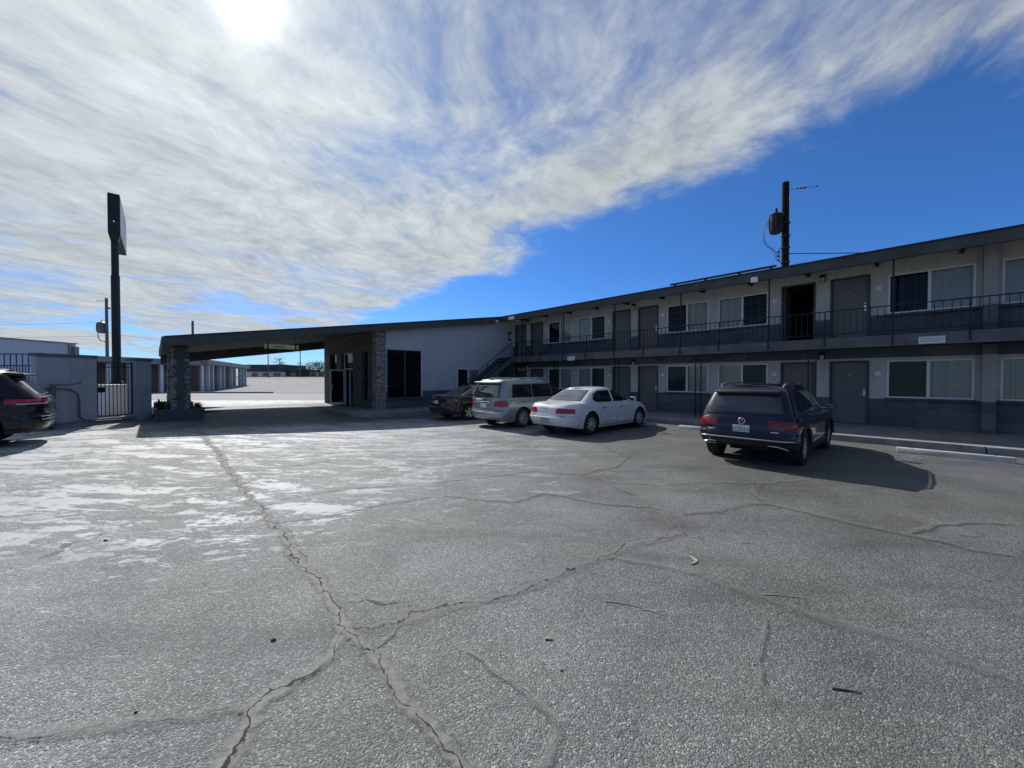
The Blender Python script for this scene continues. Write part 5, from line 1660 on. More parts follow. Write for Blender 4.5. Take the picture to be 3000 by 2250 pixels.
# ---------------------------------------------------------------- silver minivan
t = car_at('parked_minivan', 'silver grey minivan with roof rails, parked beside the white sedan', (-.24, 14.5), CAR_H, 3.0, 'car')
sp = dict(L=5.10, W=1.96, wb=3.0, ro=1.12, fo=.98, wr=.345, rim=.68, spokes=7, spoke_style='twin', spoke_w=.013,
    deck=[(0, 1.0), (.06, 1.02), (.3, 1.03), (.6, 1.02), (.76, 1.0), (.87, .92), (.95, .80), (1, .70)],
    bottom=[(0, .32), (.08, .27), (.18, .21), (.8, .21), (.95, .24), (1, .27)],
    roof=[(0, 1.66), (.06, 1.69), (.25, 1.72), (.45, 1.715), (.60, 1.66), (.72, 1.5), (.84, 1.2), (1, 1.0)],
    rear_in=[(0, .12), (.12, .05), (.24, .01), (.34, 0), (.44, .015), (.5, .05), (.66, .06), (.84, .075), (1, .10)],
    front_in=[(0, .14), (.25, .03), (.55, .0), (.8, .06), (1, .2)],
    side_in=[(0, .05), (.12, .022), (.3, .008), (.5, .004), (.66, .008), (.8, .02), (.92, .035), (1, .05)],
    er=.75, nr=4.2, ef=1.1, nf=3.2,
    gh_in0=.055, gh_in1=.24, ger=.42, gnr=5.0, gef=.7, gnf=3.2,
    gh_rear=[(0, .11), (.4, .17), (.75, .26), (1, .36)],
    gh_front=[(0, 4.35), (.5, 3.55), (.8, 3.08), (1, 2.86)],
    tailgate=[(-.84, .655), (.84, .655), (.80, 1.2), (-.80, 1.2)], paint=M['silver'], handle_mat=M['silver'], trim=M['plastic'], trim_w=.012,
    doors=[([(-.98, 1.0), (-.95, .55), (-.80, .36), (.10, .34), (.10, 1.01)], -.05, .86), ([(.12, 1.01), (.12, .34), (1.05, .34), (1.12, .6), (1.15, 1.0)], .34, .86)],
    mouldings=[(-1.62, .10, .93, .008, M['plastic'])],
    lamps=[('tail_light', [(.52, .78), (1.0, .76), (1.0, .92), (.94, .955), (.55, .955)], .40, M['red_lens'], .008),
           ('reverse_light', [(.585, .885), (.96, .88), (.96, .935), (.60, .945)], .32, M['clear_lens'], .011)],
    panels=[('rear_bumper', lambda s: [((0, 0, .64), (0, 0, 1)), ((s.xr + .50, 0, 0), (1, 0, 0)), ((0, 0, .30), (0, 0, -1))], M['silver'], .006)],
    side_glass=[[(-2.02, 1.08), (-.98, 1.07), (-.98, 1.56), (-1.90, 1.545)],
                [(-.95, 1.07), (.10, 1.065), (.10, 1.57), (-.95, 1.56)],
                [(.13, 1.065), (1.45, 1.05), (1.30, 1.14), (.78, 1.43), (.50, 1.545), (.13, 1.57)]],
    rear_glass=[(-.76, 1.09), (.76, 1.09), (.66, 1.56), (-.66, 1.56)],
    front_glass=[(-.78, 1.04), (.78, 1.04), (.62, 1.58), (-.62, 1.58)],
    rear_mat=M['car_glass_clear'], mirror=(1.15, 1.10))
cs = build_car(t, sp)
xr = cs.xr
plate(t, xr + .045, .80, M['plate_white'], R(-4))
mb = MB(); mb.tube([(xr + .052, y, .925) for y in (-.36, -.2, 0, .2, .36)], .014, 6); mb.build('tailgate_trim', M['chrome'], t, 50)
mb = MB(); mb.box(xr + .058, xr + .070, -.055, -.035, .985, 1.055); mb.box(xr + .058, xr + .070, .035, .055, .985, 1.055); mb.box(xr + .058, xr + .070, -.035, .035, 1.012, 1.030); mb.build('badge', M['chrome'], t)
bumper_line(cs, .36, .012, M['chrome'], 'bumper_strip', .12)
spoiler(cs, xr + .17, xr + .50, 1.645, .70, .05, M['silver'])
for sg in (1, -1):
    mb = MB(); mb.tube([(xr + .9, sg * .68, 1.70), (xr + .98, sg * .69, 1.765), (xr + 1.5, sg * .69, 1.785), (xr + 2.1, sg * .69, 1.785), (xr + 2.6, sg * .68, 1.77), (xr + 2.7, sg * .67, 1.70)], .018, 7)
    for q in (1.35, 2.05): mb.box(xr + q - .09, xr + q + .09, sg * .69 - .02, sg * .69 + .02, 1.70, 1.775)
    mb.build('roof_rail', M['silver'], t, 50)
mb = MB(); mb.tube([(xr + .10, .05, 1.115), (xr + .125, -.15, 1.14), (xr + .13, -.42, 1.13)], [.018, .012, .007], 6); mb.build('rear_wiper', M['plastic'], t, 50)

# ---------------------------------------------------------------- charcoal sedan
t = car_at('parked_sedan', 'charcoal sedan half hidden behind the minivan, below the office wall', (-2.40, 16.85), CAR_H, 2.78, 'car')
sp = dict(L=4.87, W=1.83, wb=2.78, ro=1.14, fo=.95, wr=.33, rim=.72, spokes=5, spoke_style='twin', spoke_w=.024,
    deck=[(0, 1.0), (.03, 1.03), (.12, 1.04), (.3, 1.0), (.6, .96), (.74, .94), (.85, .87), (.95, .76), (1, .66)],
    bottom=[(0, .34), (.08, .27), (.18, .19), (.8, .19), (.95, .2), (1, .24)],
    roof=[(0, 1.05), (.12, 1.18), (.22, 1.34), (.34, 1.425), (.46, 1.45), (.56, 1.42), (.68, 1.28), (.78, 1.1), (1, .95)],
    rear_in=[(0, .12), (.12, .05), (.25, .01), (.36, 0), (.46, .02), (.55, .09), (.7, .10), (.88, .08), (1, .10)],
    front_in=[(0, .14), (.25, .03), (.55, .0), (.8, .06), (1, .2)],
    side_in=[(0, .05), (.12, .022), (.3, .03), (.45, .03), (.62, .006), (.75, .004), (.88, .028), (.96, .05), (1, .08)],
    er=.85, nr=3.4, ef=1.2, nf=3.0,
    gh_in0=.10, gh_in1=.30, ger=.7, gnr=4.2, gef=.7, gnf=3.2,
    gh_rear=[(0, .55), (.35, .9), (.7, 1.28), (1, 1.62)],
    gh_front=[(0, 3.8), (.5, 3.25), (.8, 2.9), (1, 2.66)],
    paint=M['charcoal'], handle_mat=M['charcoal'], trim=M['chrome'], trim_w=.018,
    doors=[([(-.98, .96), (-1.02, .62), (-.86, .36), (-.06, .34), (-.06, .96)], -.76, .84), ([(-.04, .96), (-.04, .34), (.95, .34), (1.0, .58), (.95, .94)], .2, .84)],
    lamps=[('tail_light', [(.48, .78), (.84, .76), (1.0, .76), (1.0, .86), (.88, .90), (.50, .89)], .36, M['red_dark'], .006)],
    panels=[('rear_bumper', lambda s: [((0, 0, .60), (0, 0, 1)), ((s.xr + .5, 0, 0), (1, 0, 0)), ((0, 0, .30), (0, 0, -1))], M['charcoal'], .006)],
    side_glass=[[(-1.16, 1.12), (-1.02, 1.00), (-.18, .985), (-.18, 1.38), (-.68, 1.365), (-1.0, 1.27)],
                [(-.12, .985), (.92, .965), (.82, 1.08), (.40, 1.31), (.12, 1.38), (-.12, 1.385)]],
    rear_glass=[(-.62, 1.06), (.62, 1.06), (.48, 1.385), (-.48, 1.385)],
    front_glass=[(-.70, 1.0), (.70, 1.0), (.54, 1.37), (-.54, 1.37)],
    mirror=(.78, 1.04))
cs = build_car(t, sp)
plate(t, cs.xr + .075, .76, M['plate_white'], R(-4))

# ---------------------------------------------------------------- black crossover by the left wall
HH = math.atan2(-0.68, -0.73)
rc = (-11.14, 9.42)
t = car_at('parked_crossover', 'black crossover cut off by the left edge, tail towards the gate', (rc[0] + math.cos(HH) * 1.1, rc[1] + math.sin(HH) * 1.1), HH, 2.79, 'car')
sp = dict(L=4.86, W=1.93, wb=2.79, ro=1.08, fo=.99, wr=.385, rim=.68, spokes=5, spoke_style='twin', spoke_w=.018,
    deck=[(0, 1.06), (.06, 1.09), (.3, 1.09), (.6, 1.06), (.74, 1.05), (.85, .99), (.95, .88), (1, .78)],
    bottom=[(0, .34), (.10, .29), (.2, .24), (.8, .24), (.95, .26), (1, .30)],
    roof=[(0, 1.62), (.08, 1.655), (.25, 1.69), (.45, 1.69), (.62, 1.63), (.75, 1.5), (1, 1.2)],
    rear_in=[(0, .12), (.12, .05), (.24, .01), (.34, 0), (.44, .015), (.52, .06), (.66, .06), (.84, .05), (1, .10)],
    front_in=[(0, .12), (.2, .03), (.5, .0), (.8, .04), (1, .16)],
    side_in=[(0, .05), (.1, .025), (.3, .02), (.5, .02), (.7, .002), (.85, .012), (.95, .03), (1, .055)],
    er=.75, nr=4.0, ef=1.0, nf=3.4,
    gh_in0=.06, gh_in1=.28, ger=.45, gnr=4.6, gef=.5, gnf=3.4,
    gh_rear=[(0, .12), (.3, .26), (.6, .42), (.85, .54), (1, .62)],
    gh_front=[(0, 3.72), (.5, 3.2), (.85, 2.85), (1, 2.66)],
    paint=M['black_car'], handle_mat=M['black_car'], trim=M['chrome'], trim_w=.022, cladding=(.36, M['plastic']),
    doors=[([(-1.0, 1.05), (-.98, .55), (-.86, .40), (-.02, .40), (-.02, 1.06)], -.80, .95), ([(.0, 1.06), (.0, .40), (1.0, .40), (1.02, .60), (.98, 1.05)], .20, .95)],
    lamps=[('tail_light', [(.42, .96), (1.0, .94), (1.0, 1.045), (.42, 1.03)], .62, M['red_lens'], .008),
           ('reverse_light', [(.56, .925), (1.0, .925), (1.0, .965), (.56, .965)], .46, M['clear_lens'], .010)],
    panels=[('rear_bumper', lambda s: [((0, 0, .68), (0, 0, 1)), ((s.xr + .42, 0, 0), (1, 0, 0)), ((0, 0, .37), (0, 0, -1))], M['black_car'], .006)],
    side_glass=[[(-1.66, 1.22), (-1.44, 1.12), (-1.02, 1.105), (-1.02, 1.52), (-1.28, 1.50)],
                [(-.99, 1.105), (-.06, 1.10), (-.08, 1.60), (-.99, 1.575)],
                [(-.03, 1.10), (.92, 1.09), (.8, 1.22), (.2, 1.56), (-.05, 1.60)]],
    rear_glass=[(-.74, 1.12), (.74, 1.12), (.60, 1.53), (-.60, 1.53)], rear_mat=M['car_glass_clear'],
    front_glass=[(-.76, 1.1), (.76, 1.1), (.58, 1.6), (-.58, 1.6)],
    mirror=(.84, 1.15))
cs = build_car(t, sp)
spoiler(cs, cs.xr + .36, cs.xr + .80, 1.615, .62, .05, M['black_car'])
bumper_line(cs, .42, .010, M['chrome'], 'bumper_trim', .16)
bumper_line(cs, .33, .009, M['chrome'], 'bumper_trim', .14)
for sg in (1, -1):
    mb = MB(); mb.tube([(cs.xr + .75, sg * .60, 1.66), (cs.xr + .85, sg * .61, 1.72), (cs.xr + 1.6, sg * .62, 1.745), (cs.xr + 2.4, sg * .60, 1.735), (cs.xr + 2.6, sg * .58, 1.66)], .018, 7)
    mb.build('roof_rail', M['chrome'], t, 50)
mb = MB(); mb.tube([(cs.xr + .12, .05, 1.14), (cs.xr + .19, -.35, 1.16)], [.02, .008], 6); mb.build('rear_wiper', M['plastic'], t, 50)

# ================================================================ LEFT SIDE: wall, gate, sign pole
M['block_grey'] = mat_painted_block('grey_block_paint', (0.40, 0.42, 0.44), (0.3, 0.3, 0.3), [], 0.06)
M['cap'] = mat_plain('wall_cap_paint', (0.11, 0.12, 0.13), 0.75, 0, 0.2, 3, 0.2, 30)
WB = Vector((-13.2, 14.2, 0)); WD = Vector((-.17, -.985, 0)).normalized(); WN = Vector((-WD.y, WD.x, 0))   # WN points away from the lot? fixed below
if WN.x > 0: WN = -WN
WR = math.atan2(WD.y, WD.x)
def wloc(k, n=0, z=0): return WB + WD * k + WN * n + Vector((0, 0, z))
def wbox(mb, k0, k1, n0, n1, z0, z1):
    mb.obox(wloc((k0 + k1) / 2, (n0 + n1) / 2, (z0 + z1) / 2) - WB, WD, WN, (0, 0, 1), abs(k1 - k0) / 2, abs(n1 - n0) / 2, (z1 - z0) / 2)
t = thing('boundary_wall', 'grey painted block wall with dark cap left of the gate', 'wall', WB)
mb = MB(); wbox(mb, 1.72, 3.13, 0, .2, -.1, 2.29); mb.build('wall', M['block_grey'], t)
mb = MB(); wbox(mb, 1.70, 3.16, -.03, .23, 2.292, 2.385); mb.build('wall_cap', M['cap'], t)
t = thing('wall_pier', 'short grey block pier with dark cap between gate and carport planter', 'wall', WB)
mb = MB(); wbox(mb, .10, .60, 0, .4, -.1, 2.27); mb.build('pier', M['block_grey'], t)
mb = MB(); wbox(mb, .07, .63, -.03, .43, 2.262, 2.35); mb.build('wall_cap', M['cap'], t)
t = thing('metal_gate', 'black iron bar gate standing between two grey block walls', 'gate', WB)
mb = MB()
wbox(mb, .64, .68, .08, .12, .37, 2.22); wbox(mb, 1.64, 1.68, .08, .12, .37, 2.22)
for z in (.40, 2.02, 2.17): wbox(mb, .68, 1.64, .085, .115, z - .015, z + .015)
mb.build('gate_frame', M['iron'], t)
mb = MB()
for i in range(1, 9): wbox(mb, .66 + i * .111 - .008, .66 + i * .111 + .008, .092, .108, .416, 2.153)
mb.build('bars', M['iron'], t)
mb = MB(); wbox(mb, 1.46, 1.66, .05, .15, 1.18, 1.36); mb.build('latch', M['iron'], t)
mb = MB(); wbox(mb, .60, 1.72, -.02, .35, -.1, .33)
o = mb.build('gate_threshold', M['concrete']); o.location = WB; tag(o, kind='structure')
# patio behind the wall
bm = bmesh.new(); bm.faces.new([bm.verts.new(p) for p in ((-24, 10.5, .29), (-13.55, 10.5, .29), (-13.45, 18.2, .29), (-24, 18.2, .29))])
tag(mesh_obj('patio', bm, M['road']), kind='structure')
# white utility cabinet behind the gate
t = thing('utility_cabinet', 'white metal utility cabinet seen through the bars of the gate', 'cabinet', (-14.72, 14.1, .29), WR)
mb = MB(); mb.box(-.38, .38, -.34, .34, .04, 1.08, .02); mb.build('housing', M['white_paint'], t)
mb = MB(); mb.box(-.40, .40, -.36, .36, 1.082, 1.13, .01); mb.build('lid', M['white_paint'], t)
mb = MB(); mb.box(-.44, .44, -.40, .40, -.02, .038); mb.build('base', M['concrete'], t)
# bent grey pipe rail in front of the wall
M['pipe'] = mat_plain('grey_pipe_paint', (0.10, 0.115, 0.135), 0.6, 0.1, 0.2, 6)
t = thing('pipe_rail', 'bent grey pipe rail on a square post against the block wall', 'railing', (0, 0, 0))
g0 = gz(-13, 11.5)
mb = MB()
P = lambda k, z, n=-.10: wloc(k, n, z)
mb.tube([P(3.35, 1.33), P(2.75, 1.33), P(2.45, 1.30), P(2.27, 1.16), P(2.24, .95), P(2.24, .45), P(2.15, .34), P(1.9, .27), P(1.2, .25), P(.75, .25)], .026, 8)
mb.build('bent_pipe', M['pipe'], t, 60)
mb = MB(); mb.tube([P(2.85, 1.45, -.16), P(2.5, 1.46, -.2), P(2.3, 1.52, -.3)], .02, 8); mb.build('short_pipe', M['pipe'], t, 60)
mb = MB(); c = P(2.88, .75, -.16); mb.obox((c.x, c.y, .72), WD, WN, (0, 0, 1), .045, .045, .75); mb.build('post', M['pipe'], t)
# blue iron fence round the pool area
t = thing('pool_fence', 'blue iron bar fence beyond the black crossover', 'fence', (-16.2, 13.4, .29))
fd = Vector((-1, -.04, 0)).normalized()
mb = MB()
for z in (2.20, 1.80): mb.obox(fd * 5 + Vector((0, 0, z)), fd, (0, 1, 0), (0, 0, 1), 5.0, .02, .02)
mb.obox(fd * 5 + Vector((0, 0, .12)), fd, (0, 1, 0), (0, 0, 1), 5.0, .02, .02)
mb.build('rails', M['iron_blue'], t)
mb = MB()
for i in range(51):
    q = fd * (.2 * i)
    mb.box(q.x - .011, q.x + .011, q.y - .011, q.y + .011, .0, 2.19)
    if i < 50:
        q = fd * (.2 * i + .1); mb.box(q.x - .007, q.x + .007, q.y - .007, q.y + .007, .13, 1.79)
mb.build('bars', M['iron_blue'], t)

# tall sign on its pole
sr = math.atan2(.741, -.671)
t = thing('pole_sign', 'tall black pole sign with blank pale face turned away behind the gate', 'sign', (-19.72, 19.2, gz(-19.72, 19.2)), sr)
mb = MB(); mb.lathe([(0, 0), (.165, 0), (.165, 6.6), (0, 6.6)], (0, 0, 0), (0, 0, 1), 24); mb.build('lower_pole', M['pole_paint'], t, 40)
mb = MB(); mb.lathe([(0, 6.601), (.140, 6.601), (.140, 8.6), (0, 8.6)], (0, 0, 0), (0, 0, 1), 24); mb.build('upper_pole', M['pole_paint'], t, 40)
mb = MB(); mb.box(-.22, .22, -.22, .22, 0, 1.35, .02); mb.build('base_cover', M['pole_paint'], t)
mb = MB()
Ls = 2.15; Lc = 1.83
mb.box(Lc - Ls, Lc + Ls, -.21, .21, 8.57, 10.56, .012)
mb.hexa([(Lc - Ls + .08, -.13, 8.26), (.13, -.13, 8.26), (.13, .13, 8.26), (Lc - Ls + .08, .13, 8.26), (Lc - Ls, -.205, 8.567), (.3, -.205, 8.567), (.3, .205, 8.567), (Lc - Ls, .205, 8.567)])
mb.build('cabinet', M['pole_paint'], t)
M['sign_face'] = mat_plain('faded_sign_panel', (0.2, 0.2, 0.235), 0.4, 0, 0.12, 1.2)
for y0, y1 in ((-.222, -.2105), (.2105, .222)):
    mb = MB(); mb.box(Lc - Ls + .09, Lc + Ls - .09, y0, y1, 8.64, 10.49); f = mb.build('sign_face', M['sign_face'], t)
mb = MB(); mb.lathe([(0, 0), (.04, 0), (.04, .012), (0, .012)], (Lc - Ls, 0, 9.2), (-1, 0, 0), 12); mb.build('end_bolt', M['plate'], t)

# shrubs in the carport planter
def leaf_mat(name, a, b):
    k = NT(name); o = k.obj()
    k.l(k.mix(k.mapr(k.noise(o, 3.0, 4), .3, .7, 0, 1), a, b), k.bsdf.inputs['Base Color'])
    k.set(Roughness=.7); k.bsdf.inputs['Specular IOR Level'].default_value = .25
    return k.m
M['dark_leaf'] = leaf_mat('dark_shrub_leaf', (.020, .026, .016), (.05, .055, .03))
M['leaf'] = leaf_mat('tree_leaf', (.035, .055, .022), (.09, .105, .045))
M['dry_leaf'] = leaf_mat('dry_shrub_leaf', (.06, .06, .035), (.12, .11, .06))
M['bark'] = mat_plain('bark', (.09, .07, .055), .9, 0, .3, 6)
def blades(mb, rnd, n, h, spread, w):
    for i in range(n):
        a = rnd.uniform(0, 2 * PI); r = rnd.uniform(0, .10); hh = h * rnd.uniform(.5, 1); sp_ = spread * rnd.uniform(.2, 1)
        p0 = Vector((math.cos(a) * r, math.sin(a) * r, 0)); p1 = p0 + Vector((math.cos(a) * sp_ * .4, math.sin(a) * sp_ * .4, hh * .65)); p2 = p0 + Vector((math.cos(a) * sp_, math.sin(a) * sp_, hh))
        tn = Vector((-math.sin(a), math.cos(a), 0)) * w
        mb.quad(p0 - tn, p0 + tn, p1 + tn * .8, p1 - tn * .8)
        mb.bm.faces.new([mb.bm.verts.new(q) for q in (p1 - tn * .8, p1 + tn * .8, p2)])
rnd = random.Random(21)
p = BM @ Vector((-1.38, -16.72, .49))
t = thing('planter_shrub', 'dark spiky shrub at the left of the carport planter', 'plant', p)
mb = MB(); blades(mb, rnd, 60, .42, .15, .02); mb.build('leaves', M['dark_leaf'], t)
p = BM @ Vector((-.47, -15.70, .49))
t = thing('planter_grass', 'low green tuft growing at the right of the carport planter', 'plant', p)
mb = MB(); blades(mb, rnd, 80, .34, .26, .012); mb.build('leaves', M['leaf'], t)
p = BM @ Vector((-1.50, -16.4, .49))
t = thing('planter_flowers', 'small dry reddish plant low in the left planter corner', 'plant', p)
M['red_leaf'] = leaf_mat('dry_red_leaf', (.10, .05, .04), (.20, .10, .08))
mb = MB(); blades(mb, rnd, 60, .26, .2, .016); mb.build('leaves', M['red_leaf'], t)

# ================================================================ UTILITY POLES
def wire(parent, a, b, sag, r=.012, n=14, name='wire'):
    a, b = Vector(a), Vector(b)
    pts = [a.lerp(b, i / n) - Vector((0, 0, sag * 4 * (i / n) * (1 - i / n))) for i in range(n + 1)]
    mb = MB(); mb.tube(pts, r, 5); return mb.build(name, M['cable'], parent)
def transformer(parent, x, y, z, r, h, mat, s=-1):
    mb = MB()
    mb.lathe([(0, 0), (r * .75, .0), (r * .98, h * .10), (r, h * .14), (r, h * .80), (r * .90, h * .86), (r * .98, h * .88), (r * .98, h * .90), (r * .5, h * .98), (0, h)], (x, y, z), (0, 0, 1), 24)
    for k in range(5):
        a = k * 2 * PI / 5 + .4
        mb.box(x + r * math.cos(a) - .03, x + r * math.cos(a) + .03, y + r * math.sin(a) - .03, y + r * math.sin(a) + .03, z + h * .2, z + h * .75)
    tk = mb.build('transformer', mat, parent, 40)
    mb = MB(); mb.lathe([(0, 0), (.05, 0), (.07, .05), (.045, .09), (.07, .13), (.045, .17), (.06, .22), (.025, .30), (0, .30)], (x + .1 * r, y, z + h * .97), (0, 0, 1), 12)
    mb.build('bushing', M['porcelain'] if mat is M['xfmr'] else M['xfmr_dark'], tk, 40)
    mb = MB()
    for zz in (.24, .78):
        a, b = sorted((x - s * r * .9, x - s * (r + .32)))
        mb.box(a, b, y - .07, y + .07, z + h * zz - .05, z + h * zz + .05)
    mb.build('bracket', mat, tk)
    return tk
# behind the motel
px_, py_ = 14.85, 21.0
H_ = 12.25
t = thing('utility_pole', 'dark wooden utility pole with a large transformer behind the motel roof', 'pole', (px_, py_, 0))
mb = MB(); mb.tube([(.04, 0, -.2), (.0, 0, 6), (-.02, 0, H_)], [.205, .185, .16], 14); mb.build('pole', M['wood_pole'], t, 50)
transformer(t, -.54, 0, 9.5, .31, 1.12, M['xfmr_dark'])
mb = MB()
mb.tube([(-.17, 0, 8.72), (-.30, 0, 8.72), (-.33, 0, 8.65), (-.33, 0, 8.02), (-.30, 0, 7.95), (-.17, 0, 7.95)], .02, 6)
rk = mb.build('rack', M['iron'], t)
mb = MB()
for z in (8.5, 8.27, 8.05): mb.lathe([(0, 0), (.05, .01), (.03, .05), (.05, .09), (0, .10)], (-.40, 0, z - .05), (0, 0, 1), 10)
mb.build('insulators', M['xfmr_dark'], rk)
mb = MB()
for o_ in (0, .09):
    mb.tube([(-.93 + o_, 0, 10.15), (-1.12 + o_, 0, 9.95), (-1.24 + o_, 0, 9.5), (-1.22 + o_, 0, 9.1), (-1.0 + o_ * 1.2, 0, 8.78), (-.70 + o_, 0, 8.62), (-.58 + o_, 0, 8.45), (-.55 + o_, 0, 8.2), (-.42, 0, 8.05 + o_ * 4)], .014, 6)
mb.build('service_loop', M['cable'], t)
mb = MB(); mb.lathe([(0, 0), (.04, .02), (.065, .12), (.04, .20), (.06, .26), (0, .30)], (.26, 0, 11.2), (0, 0, 1), 10); mb.tube([(.17, 0, 11.5), (.26, 0, 11.5), (.26, 0, 11.45)], .014, 6)
mb.build('cutout', M['porcelain'], t)
mb = MB(); mb.tube([(.16, 0, 11.85), (.6, 0, 11.94), (1.2, 0, 12.0), (1.62, 0, 12.05)], .010, 5)
for x, r in ((.62, .05), (.78, .07), (.95, .07), (1.05, .05)): mb.lathe([(0, -.05), (r, -.02), (r, .02), (0, .05)], (x, 0, 11.94 + (x - .6) * .1), (1, 0, .1), 10)
mb.lathe([(0, -.06), (.06, 0), (0, .06)], (1.68, 0, 12.05), (0, 0, 1), 8)
mb.build('dead_end', M['cable'], t)
wire(t, (.17, 0, 8.42), (26, -3.5, 8.5), .28, .024)
wire(t, (-.55, 0, 8.15), (-1.9, -2.6, 5.55), .05, .012)
wire(t, (-.17, 0, 7.6), (-.6, -1.2, 5.4), .02, .012)
mb = MB()
for z in (9.36, 10.06, 8.72, 7.95): mb.lathe([(.19, -.03), (.215, -.03), (.215, .03), (.19, .03)], (0, 0, z), (0, 0, 1), 14)
mb.build('pole_bands', M['iron'], t)
# left, beyond the white building
t = thing('utility_pole', 'weathered utility pole with pale transformer left of the tall sign', 'pole', (-47.3, 45, -.1))
mb = MB(); mb.tube([(0, 0, -.2), (0, 0, 11.1)], [.17, .13], 12); mb.build('pole', M['wood_grey'], t, 50)
transformer(t, -.62, 0, 7.0, .42, 1.35, M['xfmr'])
mb = MB(); mb.tube([(-1.05, 0, 6.95), (-1.0, 0, 6.5), (-.7, 0, 6.1), (-.3, 0, 6.0), (-.12, 0, 6.2)], .04, 6); mb.build('service_loop', M['cable'], t)
mb = MB(); mb.box(-1.2, .25, -.03, .03, 10.72, 10.78); mb.lathe([(0, 0), (.09, .02), (.09, .2), (0, .24)], (.33, 0, 9.8), (0, 0, 1), 10); mb.build('cross_arm', M['wood_grey'], t)
wire(t, (0, 0, 8.3), (-60, 4, 8.9), .5, .011)
wire(t, (0, 0, 6.7), (-60, 4, 7.2), .4, .013)
wire(t, (0, 0, 7.0), (26, 40, 6.5), .8, .012)
t = thing('utility_pole', 'plain dark pole rising above the carport roof', 'pole', (-49.7, 60, gz(-49.7, 60)))
mb = MB(); mb.tube([(0, 0, -.3), (0, 0, 10.4)], [.19, .15], 12); mb.build('pole', M['wood_grey'], t, 50)
mb = MB(); mb.lathe([(.15, -.04), (.175, -.04), (.175, .04), (.15, .04)], (0, 0, 9.8), (0, 0, 1), 12); mb.build('pole_band', M['iron'], t)
for x, y, h, lab in ((-76.0, 120, 11, 'thin dark pole seen under the carport, left of the hanging sign'), (-66.0, 120, 11.5, 'thin dark pole seen under the carport, right of the hanging sign'), (-84.4, 140, 7.0, 'short thin pole beside the long dark distant building')):
    t = thing('distant_pole', lab, 'pole', (x, y, gz(x, y)), 0, 'poles on the far side of the gravel yard')
    mb = MB(); mb.tube([(0, 0, -.3), (0, 0, h)], [.16, .11], 8); mb.build('pole', M['wood_grey'], t)
    mb = MB(); mb.box(-.8, .8, -.05, .05, h - .6, h - .5); mb.build('cross_arm', M['wood_grey'], t)

# ================================================================ NEIGHBOURING BUILDINGS
M['bldg_white'] = mat_plain('white_metal_siding', (0.52, 0.55, 0.60), .6, .1, .06, .6)
M['bldg_grey'] = mat_plain('grey_roof_trim', (0.26, 0.265, 0.26), .7, 0, .15, 1)
M['bldg_dark'] = mat_plain('dark_green_siding', (0.06, 0.07, 0.07), .7, 0, .2, .5)
M['brick'] = mat_brick('brown_brick', (0.17, 0.105, 0.08), (0.22, 0.14, 0.105))
M['brick_red'] = mat_brick('red_brick', (0.15, 0.065, 0.05), (0.20, 0.09, 0.07))
t = thing('white_warehouse', 'plain white metal building beyond the left wall', 'building', (-41, 36.2, -.1))
mb = MB(); mb.box(-16, 0, -24, 0, 0, 4.95); mb.build('wall', M['bldg_white'], t)
mb = MB(); mb.box(-16.1, .10, -24.1, .10, 4.953, 5.04); mb.build('roof', M['bldg_grey'], t)
mb = MB(); mb.box(.003, .12, -.62, -.50, 0, 4.9); mb.box(.003, .35, -.36, -.02, 3.0, 4.7); mb.build('downpipe', M['bldg_grey'], t)
# low brick building with white posts behind the gate
bd = Vector((3.5, 11, 0)).normalized(); ba = math.atan2(bd.y, bd.x)
t = thing('brick_office', 'low red brick building with white posts behind the gate', 'building', (-42.8, 37.2, -.1), ba)
mb = MB(); mb.box(0, 12.2, 1.3, 9, 0, 3.35); mb.build('wall', M['brick_red'], t)
mb = MB(); mb.box(-.5, 12.4, -.4, 9.4, 3.352, 4.0); mb.build('roof', M['bldg_grey'], t)
for x in (.2, 2.9, 4.9, 7.6, 10.0, 12.0):
    mb = MB(); mb.box(x - .16, x + .16, -.1, .22, 0, 3.35); mb.build('column', M['white_paint'], t)
for x in (1.2, 5.8, 8.4):
    mb = MB(); mb.box(x, x + 1.2, 1.26, 1.298, .9, 2.5); mb.build('window', M['car_glass'], t)
# long brick storage building
d = Vector((-.41, .91, 0)).normalized(); da = math.atan2(d.y, d.x)
sb = thing('storage_building', 'long brown brick building with pairs of white columns beyond the carport', 'building', (-39, 49, -.1), da)
mb = MB(); mb.box(-.2, 23.5, 1.5, 10, 0, 3.5); mb.build('wall', M['brick'], sb)
mb = MB(); mb.box(-.9, 24.2, -.5, 10.5, 3.502, 4.1); mb.build('roof', M['bldg_grey'], sb)
mb = MB(); mb.box(-.203, -.33, 1.5, 10, 0, 1.0); mb.box(0, 23.5, -.3, 1.49, -.1, .18); mb.build('plinth', M['bldg_dark'], sb)
M['post_white'] = mat_plain('dull_white_posts', (0.58, 0.59, 0.60), 0.7, 0, 0.1, 3)
for x in (.9, 2.75, 6.3, 8.4, 12.6, 15.0, 18.6, 20.7, 22.9):
    mb = MB(); mb.box(x - .22, x + .22, -.15, .25, .185, 3.5); mb.build('column', M['post_white'], sb)
for x in (1.2, 6.7, 13.0, 19.0):
    mb = MB(); mb.box(x, x + 1.3, 1.46, 1.497, .2, 2.6); mb.build('door', M['bldg_dark'], sb)
